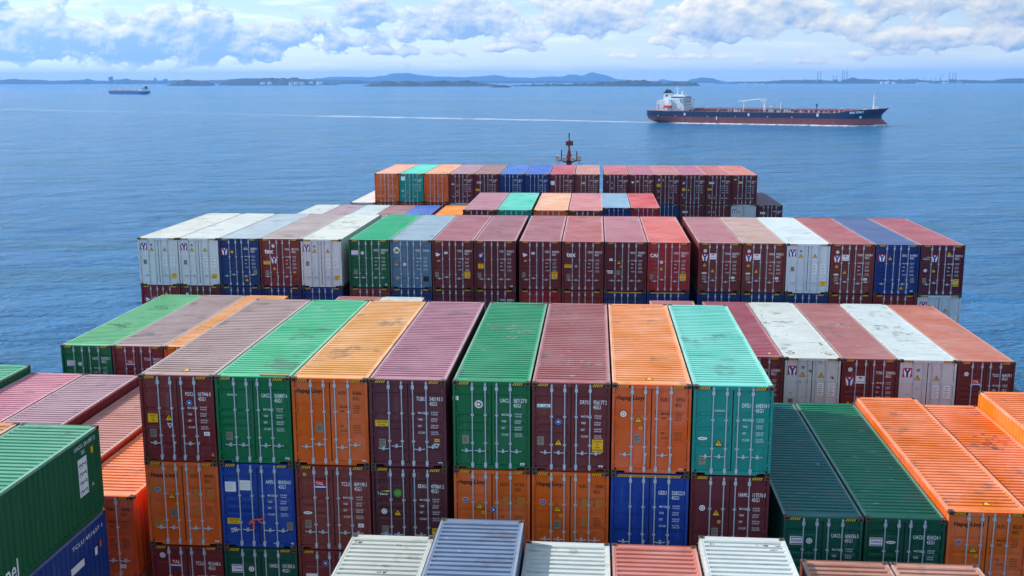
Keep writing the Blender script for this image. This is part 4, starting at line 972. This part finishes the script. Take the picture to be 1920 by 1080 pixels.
def tower(us, v0, Y, lab):
    mb = MB(); p = at(us[0], 157, Y); k = Y/2000
    for i, (du, w_, v) in enumerate(us[1]): mb.box(du*k, (du+w_)*k, i*6, 40+i*6, -5, at(us[0], v, Y).z)
    o = tag(put('tower_block', mb.mesh('tower_block', [bm])), lab, 'building', 'distant tower blocks on the coast'); o.location = (p.x, p.y, 0)
tower((204, ((0, 3.1, 144.2), (3.3, 2.9, 143.6))), 144, 15400, 'tallest distant tower block standing above the small ship')
tower((289, ((0, 3, 146),)), 146, 15400, 'slim distant tower block right of the small ship')
tower((161, ((0, 3, 147.4), (3.4, 3, 148.4))), 146, 15400, 'low pair of distant blocks left of the small ship')
tower((306, ((0, 2.5, 148.6), (3.6, 3.4, 148))), 146, 15400, 'low distant blocks above the small wooded island')
rigm = plain('rig_steel', (120, 120, 125), .6)
def rig(us, v0, lab, Y=11900):
    p = at(us[0], 157, Y); mb = MB(); k = Y/2000; root = empty('drilling_rig', (p.x, p.y, 0), lab, 'drilling rig', 'jack-up drilling rigs along the right coast')
    mb.box(-1.5*k, (us[-1]-us[0]+1.5)*k, -20, 30, 22, 42); put('platform', mb.mesh('platform', [rigm]), root)
    for i, u in enumerate(us):
        mb = MB(); z1 = at(u, v0, Y).z; x = (u-us[0])*k; y = (i % 2)*20
        for a, c in ((-3.4, -3.4), (3.4, -3.4), (0, 3.4)): mb.tube([(x+a, y+c, -2), (x+a, y+c, z1)], .9, 5)
        for j in range(int(z1/9)): mb.tube([(x-3.4, y-3.4, j*9), (x+3.4, y-3.4, j*9+9)], .5, 4); mb.tube([(x+3.4, y-3.4, j*9), (x-3.4, y-3.4, j*9+9)], .5, 4)
        put('leg', mb.mesh('leg', [rigm]), root)
rig((1532.5, 1538), 133.5, 'jack-up rig with two tall legs, leftmost on the right coast')
rig((1562, 1568.5), 140.5, 'jack-up rig with short legs, second on the right coast')
rig((1579, 1583, 1587), 132.5, 'jack-up rig with three tall legs over the wooded rise')
rig((1779, 1786, 1790), 135.5, 'jack-up rig with three legs, farthest right')
def crane(u, v0, lean, lab, Y=11950):
    p = at(u, 157, Y); z1 = at(u, v0, Y).z; mb = MB(); mb.box(-5, 5, -5, 5, -2, z1*.45); mb.tube([(0, 0, z1*.45), (lean, 0, z1)], 1.6, 5); mb.tube([(0, 0, z1*.45), (-lean*.3, 0, z1*.7), (lean, 0, z1)], .8, 4)
    o = tag(put('shipyard_crane', mb.mesh('shipyard_crane', [rigm])), lab, 'crane', 'shipyard cranes on the right coast'); o.location = (p.x, p.y, 0)
for i, (u, v0, ln) in enumerate(((1686, 147, 10), (1696, 145, 16), (1708, 148, -12), (1717, 145.5, 10), (1731, 144, 14), (1746, 146.5, -14), (1753, 145, 8), (1762, 138, 40))):
    crane(u, v0, ln, ['short shipyard crane at the left of the crane cluster', 'leaning shipyard crane in the left of the cluster', 'left-leaning low shipyard crane', 'upright shipyard crane mid cluster', 'tall shipyard crane mid cluster', 'left-leaning shipyard crane right of mid cluster', 'thin upright shipyard crane beside the longest boom', 'shipyard crane with the longest boom, beside the last rig'][i])
def hall(u0, u1, v0, Y, lab):
    p = at(u0, 157, Y); k = Y/2000; mb = MB(); h_ = at(u0, v0, Y).z; w_ = (u1-u0)*k
    mb.box(0, w_, 0, 40, -1, h_*.8); mb.face([(0, 0, h_*.8), (w_, 0, h_*.8), (w_, 20, h_), (0, 20, h_)]); mb.face([(0, 40, h_*.8), (0, 20, h_), (w_, 20, h_), (w_, 40, h_*.8)])
    mb.face([(0, 0, h_*.8), (0, 20, h_), (0, 40, h_*.8)]); mb.face([(w_, 0, h_*.8), (w_, 40, h_*.8), (w_, 20, h_)])
    o = tag(put('waterfront_hall', mb.mesh('waterfront_hall', [tankm])), lab, 'building', 'pale waterfront buildings'); o.location = (p.x, p.y, 0)
for i, (u0, u1, v0) in enumerate(((1388, 1391, 156.3), (1396, 1400, 156), (1405, 1408, 156.4), (1414, 1420, 156), (1428, 1432, 156.3), (1652, 1658, 153.4), (1662, 1667, 153), (1674, 1679, 154), (1720, 1740, 155), (1768, 1800, 154))):
    hall(u0, u1, v0, 11900, ['small white waterfront house behind the tanker crane, leftmost', 'white waterfront hall behind the tanker, second from left', 'tiny white hall behind the tanker, third from left', 'wider white hall above the tanker pipes', 'white hall above the tanker, last of the left cluster', 'left white dome-like hall right of the rigs', 'middle white hall right of the rigs', 'right white hall of three right of the rigs', 'long shipyard hall under the cranes', 'longest shipyard hall under the last rig'][i])
for u, lab in ((738, 'thin radio mast, left one on the pale hilltop'), (744, 'thin radio mast, middle one on the pale hilltop'), (763, 'thin radio mast, right one on the pale hilltop'), (1228, 'thin radio mast above the dark low island'), (1350, 'thin chimney mast right of the rounded hill')):
    Y = 26000 if u < 1000 else 12600; zt_ = at(u, 130.5 if u < 1000 else 144, Y).z; z0 = at(u, 140, Y).z*.75 if u < 1000 else 0; p = at(u, 157, Y); mb = MB(); mb.tube([(0, 0, 0), (0, 0, zt_-z0)], 1.5, 5, r2=.8)
    o = tag(put('radio_mast', mb.mesh('radio_mast', [rigm])), lab, 'mast', 'thin masts on the horizon'); o.location = (p.x, p.y+(900 if u < 1000 else 0), z0)

# ------------------------------------------------------------------ ships under way
def hull_shape(LEN, B, stern, stem, deckz, zmax):
    def tab(t, z):
        for (a, va), (b_, vb) in zip(t, t[1:]):
            if a <= z <= b_: return va+(vb-va)*(z-a)/(b_-a)
        return t[-1][1] if z > t[-1][0] else t[0][1]
    def pt(u, z):
        xs, xe = tab(stern, z), tab(stem, z); x = xs+(xe-xs)*u; zn = min(1, max(0, z/zmax))
        st = .06+.10*(1-zn); bo = .10+.08*(1-zn)
        k = 1.
        a_ = .8*min(1, max(.02, z/5.))**.45
        if u < st: k = a_+(1-a_)*math.sin(u/st*math.pi/2)**.8
        if u > 1-bo: k = math.sin((1-u)/bo*math.pi/2)**.75
        return x, B/2*k
    return pt
def loft(pt, us, zs_low, zs_up, deckz, matlow=1):
    mb = MB()
    for s in (-1, 1):
        mb.grid(us, zs_low, lambda u, z: (pt(u, z)[0], s*pt(u, z)[1], z), matlow, flip=(s > 0))
        def up(u, k):
            z = zs_low[-1]+(deckz(u)-zs_low[-1])*k; x, y = pt(u, z); return (x, s*y, z)
        mb.grid(us, zs_up, up, 0, flip=(s > 0))
    def tr(s, k):
        z = zs_low[-1]+(deckz(0)-zs_low[-1])*k; x, y = pt(0, z); return (x, s*y, z)
    mb.grid([-1, 1], zs_up, tr, 0, flip=True); mb.grid([-1, 1], zs_low, lambda s, z: (pt(0, z)[0], s*pt(0, z)[1], z), matlow, flip=True)
    return mb
def deck_mesh(pt, us, deckz, dz, name, mat):
    mb = MB()
    def fn(s, u):
        z = deckz(u); x, y = pt(u, z); return (x, s*y, z-dz)
    mb.grid([-1, 1], us, fn, 0); return mb.mesh(name, [mat])
def weather_hull(name, rgb, wear):
    m, n, b = newmat(name); ge = n.nodes.new('ShaderNodeTexCoord'); p = ge.outputs['Object']
    a = noise(n, vmul(n, p, (.06, .06, .25)), 1., 6, .65); s_ = noise(n, vmul(n, p, (.5, .5, .06)), 1., 5, .6)
    c = lin(rgb); col = mixc(n, mul(n, sstep(n, s_, .48, .75), .5), c, lin(wear)); col = mixc(n, mul(n, sstep(n, a, .5, .75), .4), col, tuple(v*.55 for v in c[:3])+(1,))
    n.links.new(col, b.inputs['Base Color']); b.inputs['Roughness'].default_value = .5; return m
navy = weather_hull('tanker_navy', (20, 42, 78), (36, 60, 96)); boot = weather_hull('tanker_boot_red', (142, 64, 62), (170, 112, 88))
deckr = plain('tanker_deck_red', (140, 66, 62), .7); shipw = plain('ship_white', (226, 230, 232), .5, 0, .05, .3); glass = plain('dark_window', (30, 36, 46), .2)
orangeb = plain('lifeboat_orange', (230, 90, 40), .5); piper = plain('deck_pipe_red', (150, 80, 76), .6)
ANG = math.atan2(-91.31, 215.56)
nrm = Vector((.39, .921))*20.8
T = empty('oil_tanker', (52.72+nrm.x, 1135.69+nrm.y, 0), 'large oil tanker with navy hull, red underbody and white deckhouse at its stern', 'tanker', None, ANG)
pt = hull_shape(236, 41.5, [(0, 7), (1, 4), (2.5, 1.4), (5, -.4), (9, -1.2), (12.6, -1.5)], [(0, 237.5), (2, 237.5), (4, 235.5), (6, 232.6), (8.7, 231), (12, 233), (17, 238.5)], None, 13)
us = [0, .01, .025, .045, .07, .1, .14, .2, .3, .4, .5, .6, .7, .78, .82, .86, .89, .92, .94, .96, .975, .985, .993, 1.]
dk = lambda u: 12.5 if u < .1 else (12.0 if u < .82 else 12.0+min(1, (u-.82)/.06)*2.7+max(0, u-.88)*18)
put('hull', loft(pt, us, [-.6, .0, 1, 2, 3, 4.5, 6.8], [0, .02, .33, .66, 1.], dk).mesh('hull', [navy, boot], True), T)
put('deck', deck_mesh(pt, us, dk, .05, 'deck', deckr), T)
def part(nm, mat, fn, parent=T, smooth=False):
    mb = MB(); fn(mb); return put(nm, mb.mesh(nm, mat if isinstance(mat, list) else [mat], smooth), parent)
def bxs(*bs): return lambda mb: [mb.box(*b) for b in bs]
house = part('deckhouse', shipw, bxs((20, 38, -14, 14, 12.4, 18), (20.4, 37.5, -13.6, 13.6, 18, 21.2), (20.8, 37, -13.2, 13.2, 21.2, 24.2), (10, 20, -9, 9, 12.4, 20), (6, 12, -8, 8, 12.4, 23), (12, 20, -7, 7, 20, 23)))
def wins(mb):
    for z in (15.2, 22.4):
        for x in (24, 34): mb.box(x, x+.7, -14.06, -13.0, z, z+.6)
    for z in (15, 18, 21):
        for y in range(-11, 12, 4): mb.box(37, 38.06, y, y+.7, z, z+.6)
    for z in (14.5, 17.5): mb.box(8, 8.9, -9.06, -7, z, z+.9); mb.box(14, 14.9, -9.06, -7, z, z+.9)
part('window', glass, wins, house)
bridge = part('bridge', shipw, bxs((22, 38, -11, 11, 24.2, 27.2), (34.5, 38.5, -20.5, 20.5, 24.2, 25.4), (22, 37.5, -10.5, 10.5, 27.2, 27.8), (24, 34, -6, 6, 27.8, 28.8)))
part('window', glass, bxs((23, 37.5, -11.08, 11.08, 25.5, 26.6), (37.9, 38.08, -10.5, 10.5, 25.5, 26.6)), bridge)
def wing(mb):
    for s in (-1, 1): mb.face([(38.5, s*14, 12.5), (38.5, s*20.5, 24.3), (38.2, s*14, 24.3)]); mb.face([(35, s*14, 19), (35, s*20, 24.2), (35.3, s*14, 24.2)])
part('bridge_wing_brace', shipw, wing)
fun = part('funnel', shipw, lambda mb: mb.grid([0, 1, 2, 3, 4], [23, 30.4], lambda k, z: [((12.2+(z-23)*.06, -4.5, z)), (19.6, -4.5, z), (19.6, 4.5, z), (12.2+(z-23)*.06, 4.5, z), (12.2+(z-23)*.06, -4.5, z)][int(k)]))
part('funnel_cap', navy, bxs((12.4, 19.9, -4.7, 4.7, 30.2, 31.4), (13.5, 18.5, -3, 3, 31.4, 33), (14.2, 15.6, -1.5, 0, 33, 34.4), (16.4, 17.8, 0, 1.6, 33, 34)), fun)
part('funnel_emblem', [M['red'], M['black']], lambda mb: (mb.face([(14.2, -4.62, 28.6), (17.8, -4.62, 28.6), (16, -4.62, 26)], 0), mb.face([(15, -4.66, 28.2), (17, -4.66, 28.2), (16, -4.66, 27)], 1)), fun)
part('radar_mast', shipw, lambda mb: (mb.tube([(26, 0, 28.8), (26, 0, 37.2)], .55, 8, r2=.25), mb.box(24.2, 27.8, -.25, .25, 33.4, 34.2), mb.box(23.6, 28.6, -1.2, 1.2, 35, 35.5), mb.tube([(31.5, 0, 27.8), (31.5, 0, 31)], .7, 8), mb.tube([(31.5, 0, 30.8), (31.5, 0, 33)], 1.1, 10, r2=.5)))
part('ladder', glass, lambda mb: [mb.tube([(x, -14.12, 14.5), (x-4.4, -14.12, 22)], .28, 4) for x in (28.6, 31)])
bt = part('lifeboat', orangeb, lambda mb: mb.tube([(16.6, -15.4, 17), (18, -15.4, 16.9), (21, -15.4, 16.8), (24, -15.4, 16.9), (25.4, -15.4, 17.1)], 1.4, 10), smooth=True)
part('davit', shipw, bxs((17.4, 18, -16, -13.8, 12.5, 18.6), (23.4, 24, -16, -13.8, 12.5, 18.6), (20.5, 34, -15.4, -13.9, 14.8, 15.)))
def rails(mb):
    for k in range(60):
        x = 1+k*3.7
        u = (x+1)/238; z = dk(u); X, Y_ = pt(min(.985, u), z); mb.box(x-.06, x+.06, -Y_+.3, -Y_+.42, z, z+1.1)
    for h_ in (.55, 1.1):
        for a in range(59):
            p0, p1 = [(1+q_*3.7) for q_ in (a, a+1)]
            u0, u1 = (p0+1)/238, (p1+1)/238
            mb.tube([(p0, -pt(min(.985, u0), 12)[1]+.36, dk(u0)+h_), (p1, -pt(min(.985, u1), 12)[1]+.36, dk(u1)+h_)], .07, 4, cap=False)
part('railing', plain('rail_paint', (214, 170, 168), .5), rails)
rnd = random.Random(3)
def pipes(mb):
    for y, z, r0 in ((-3, 14.4, .45), (-1.6, 14.4, .45), (-.2, 14.4, .4), (1.4, 14.4, .4), (3, 14.6, .5), (-6, 14., .3), (6, 13.8, .35)): mb.tube([(46, y, z), (206, y, z)], r0, 6)
    for k in range(33): mb.box(47+k*4.9, 47.4+k*4.9, -7.2, 7, 12, 14.1)
    for k in range(10): mb.tube([(100+k*2.2, -17, 13.6), (100+k*2.2, 17, 13.6)], .3, 6)
part('cargo_pipe', piper, pipes)
part('catwalk', deckr, bxs((44, 214, -10.2, -9.2, 15.2, 15.5), (44, 214, -10.25, -10.15, 16.2, 16.35), *[(46+k*6, 46.4+k*6, -10.2, -9.6, 12, 16.3) for k in range(28)]))
def vents(mb):
    for k in range(56):
        x = 42+rnd.random()*172; y = -18+rnd.random()*30; h_ = .8+rnd.random()*1.7; w_ = .4+rnd.random()*.7; mb.box(x, x+w_*1.6, y, y+w_, 12, 12+h_)
part('deck_vent', shipw, vents)
part('deck_locker', glass, lambda mb: [mb.box(x, x+2.4, y, y+2, 12, 13.9) for x, y in ((43, -12), (46, -8), (58, -13), (74, -12), (88, -14), (131, -13), (150, -12), (166, -13), (186, -12), (198, -10), (44, -15))])
def arch(mb):
    for x in (62, 148, 196): mb.tube([(x+3*math.cos(a_/8*math.pi), -8, 14+2.4*math.sin(a_/8*math.pi)) for a_ in range(9)], .22, 5)
part('hose_arch', shipw, arch)
cr = part('deck_crane', shipw, lambda mb: (mb.tube([(120, -6, 12), (120, -6, 22.6)], 1.3, 10, r2=.9), mb.box(118, 122, -7.4, -4.6, 21.4, 24.6), mb.tube([(99, -6, 12), (99, -6, 21.4)], .7, 8), mb.box(97.5, 100.5, -7.4, -4.6, 21.2, 21.8)))
part('crane_jib', shipw, lambda mb: (mb.tube([(120, -6, 22.2), (114, -6, 24.4), (93.5, -6, 22.2)], .7, 6, r2=.4), mb.tube([(120, -6, 25.4), (93.5, -6, 23.1)], .16, 4), mb.tube([(120, -6, 24.6), (120, -6, 25.6)], .3, 4), *[mb.tube([(95+k*3, -6, 22.4+k*.2), (96.5+k*3, -6, 23.3+k*.25)], .12, 4) for k in range(7)]), cr)
part('vent_post', shipw, lambda mb: [(mb.tube([(x, -6, 12), (x, -6, 20.4)], .5, 8), mb.box(x-1.3, x+1.3, -7, -5, 20.2, 21.2)) for x in (125.5, 136)])
part('deck_store', shipw, bxs((124, 130.5, -9, -3, 12, 16.4), (126, 129, -9.5, -3, 16.4, 17.6), (140, 143, -8, -5, 12, 14.8)))
part('signal_post', M['dark'], lambda mb: (mb.tube([(171, -5, 12), (171, -5, 20.8)], .45, 6), mb.box(170, 172, -5.8, -4.2, 18.6, 19.8)))
part('foremast', shipw, lambda mb: (mb.tube([(224, 0, 15), (224, 0, 29.4)], .85, 8, r2=.45), mb.box(222.6, 225.4, -1, 1, 26, 26.5), mb.box(222.8, 225.2, -1, 1, 22, 22.4), mb.box(223.6, 224.4, -.4, .4, 29, 31)))
part('bow_house', shipw, bxs((225.5, 229, -3, 3, 15.6, 18), (216, 219, -9, -7, 15, 16.4), (209, 212, -10, -8, 14, 15.4)))
# marks on the hull side
def onhull(mb, x0, x1, z0, z1, mi=0):
    def P(x, z):
        u = (x+1.)/237.5; return (x, -pt(min(max(u, 0), 1), z)[1]-.08, z)
    mb.face([P(x0, z0), P(x1, z0), P(x1, z1), P(x0, z1)], mi)
part('hull_mark', M['white'], lambda mb: [onhull(mb, *a) for a in ((40.4, 42.2, 8, 10.6), (106.8, 108.6, 8.2, 10.9), (174.4, 176.4, 8.6, 11.5), (74.5, 75.6, 4.2, 7.6), (12, 13, 7.4, 8), (31, 32, 7.2, 7.8), (65, 66, 7, 7.6), (94, 95, 7.2, 7.8), (126, 127.4, 7.4, 8), (150, 151.4, 7.4, 8), (214.5, 216.5, 7.4, 9.4))])
def nm(mb):
    vs, fs, w_ = text_raw('ERIK SPIRIT')
    def P(p):
        x = 205.5+p[0]*13/w_; z = 11.6+p[1]*1.9+(x-205.5)*.06; u = (x+1.)/237.5; return (x, -pt(u, z)[1]-.15, z)
    mb.raw(vs, fs, 0, P); mb.raw([(p[0]+.06, p[1]+.05) for p in vs], fs, 0, lambda p: (P(p)[0], P(p)[1]-.05, P(p)[2]))
part('ship_name', M['white'], nm)
part('anchor', M['dark'], lambda mb: (mb.tube([(227, -pt(.953, 11)[1]-.3, 12.4), (227.6, -pt(.957, 10)[1]-.4, 9.8)], .35, 6), mb.box(226.4, 228.8, -pt(.957, 9.8)[1]-.9, -pt(.957, 9.8)[1]-.1, 9.4, 10)))
# bow wave and side wash of the tanker
ca, sa = math.cos(ANG), math.sin(ANG)
def tw(x, y): return (T.location.x+x*ca-y*sa, T.location.y+x*sa+y*ca)
def wave_ridge(mb):
    xs = [241, 238, 236, 233, 229, 224, 218]+[210-k*6 for k in range(34)]
    pr = []
    for x in xs:
        w_ = pt(min(1, max(0, (x-7)/230.5)), 0)[1]; hgt = (1.5 if x > 225 else .75+.25*mn.noise(Vector((x*.12, 0, 3))))*(1 if x < 239 else .5)
        pr.append(((x, -w_+.4, .05), (x, -w_-.5, hgt), (x, -w_-2.4, .05), (x, -w_-4.5, .03)))
    mb.grid([0, 1, 2, 3], list(range(len(xs))), lambda a, k: pr[k][a])
mb = MB(); wave_ridge(mb); wv = struct('bow_wave', mb.mesh('bow_wave', [foam_mat('bow_foam', .95, (.22, .22, .9))]), 'stuff', T.location); wv.rotation_euler = (0, 0, ANG)
me = wv.data; uv = me.uv_layers.new()
for p in me.polygons:
    for li in p.loop_indices: uv.data[li].uv = (0, .5)

S = empty('bulk_carrier', (-1508, 3554, 0), 'small distant cargo ship with blue hull and white deckhouse at its right end', 'cargo ship', None, math.atan2(86, -179))
bhull = weather_hull('carrier_blue', (24, 104, 176), (40, 120, 190)); pt2 = hull_shape(195, 30, [(0, 5), (4, 2), (11, 0)], [(0, 194), (6, 193), (14, 198)], None, 12)
dk2 = lambda u: 9.5 if u < .9 else 9.5+(u-.9)*24
put('hull', loft(pt2, us, [-.6, 0, 1.5], [0, .4, .7, 1.], dk2).mesh('hull', [bhull, boot], True), S)
put('deck', deck_mesh(pt2, us, dk2, .05, 'deck', deckr), S)
part('deckhouse', shipw, bxs((12, 26, -11, 11, 11, 20), (13, 25, -14, 14, 20, 23), (27, 36, -10, 10, 11, 16), (4, 12, -6, 6, 11, 17)), S)
part('funnel', navy, bxs((6, 11, -3, 3, 17, 26)), S)
part('mast', shipw, lambda mb: (mb.tube([(19, 0, 23), (19, 0, 32)], .7, 6), mb.box(18, 20, -4, 4, 28, 28.8)), S)
for x in (62, 95, 125, 155):
    part('deck_crane', plain('crane_buff', (214, 196, 180), .5), lambda mb: (mb.tube([(x, 0, 11), (x, 0, 24)], .9, 6), mb.tube([(x, 0, 19), (x+18, 0, 17)], .45, 5)), S)
for x in (42, 68, 100, 130, 160): part('cargo_hatch', plain('hatch_red', (190, 104, 86), .6), bxs((x, x+17, -9, 9, 9, 11.6)), S)

# ------------------------------------------------------------------ the air over the strait
m = bpy.data.materials.new('haze_air'); m.use_nodes = True; n = m.node_tree; n.nodes.clear()
o_ = n.nodes.new('ShaderNodeOutputMaterial'); pv = n.nodes.new('ShaderNodeVolumePrincipled')
pv.inputs['Color'].default_value = (.23, .53, 1., 1); pv.inputs['Density'].default_value = 4.8e-5; pv.inputs['Anisotropy'].default_value = 0.
n.links.new(pv.outputs[0], o_.inputs['Volume'])
mb = MB(); mb.box(-24500, 18500, -4500, 29000, -1.5, 262)
struct('haze', mb.mesh('haze', [m]), 'stuff')
bpy.context.view_layer.update()
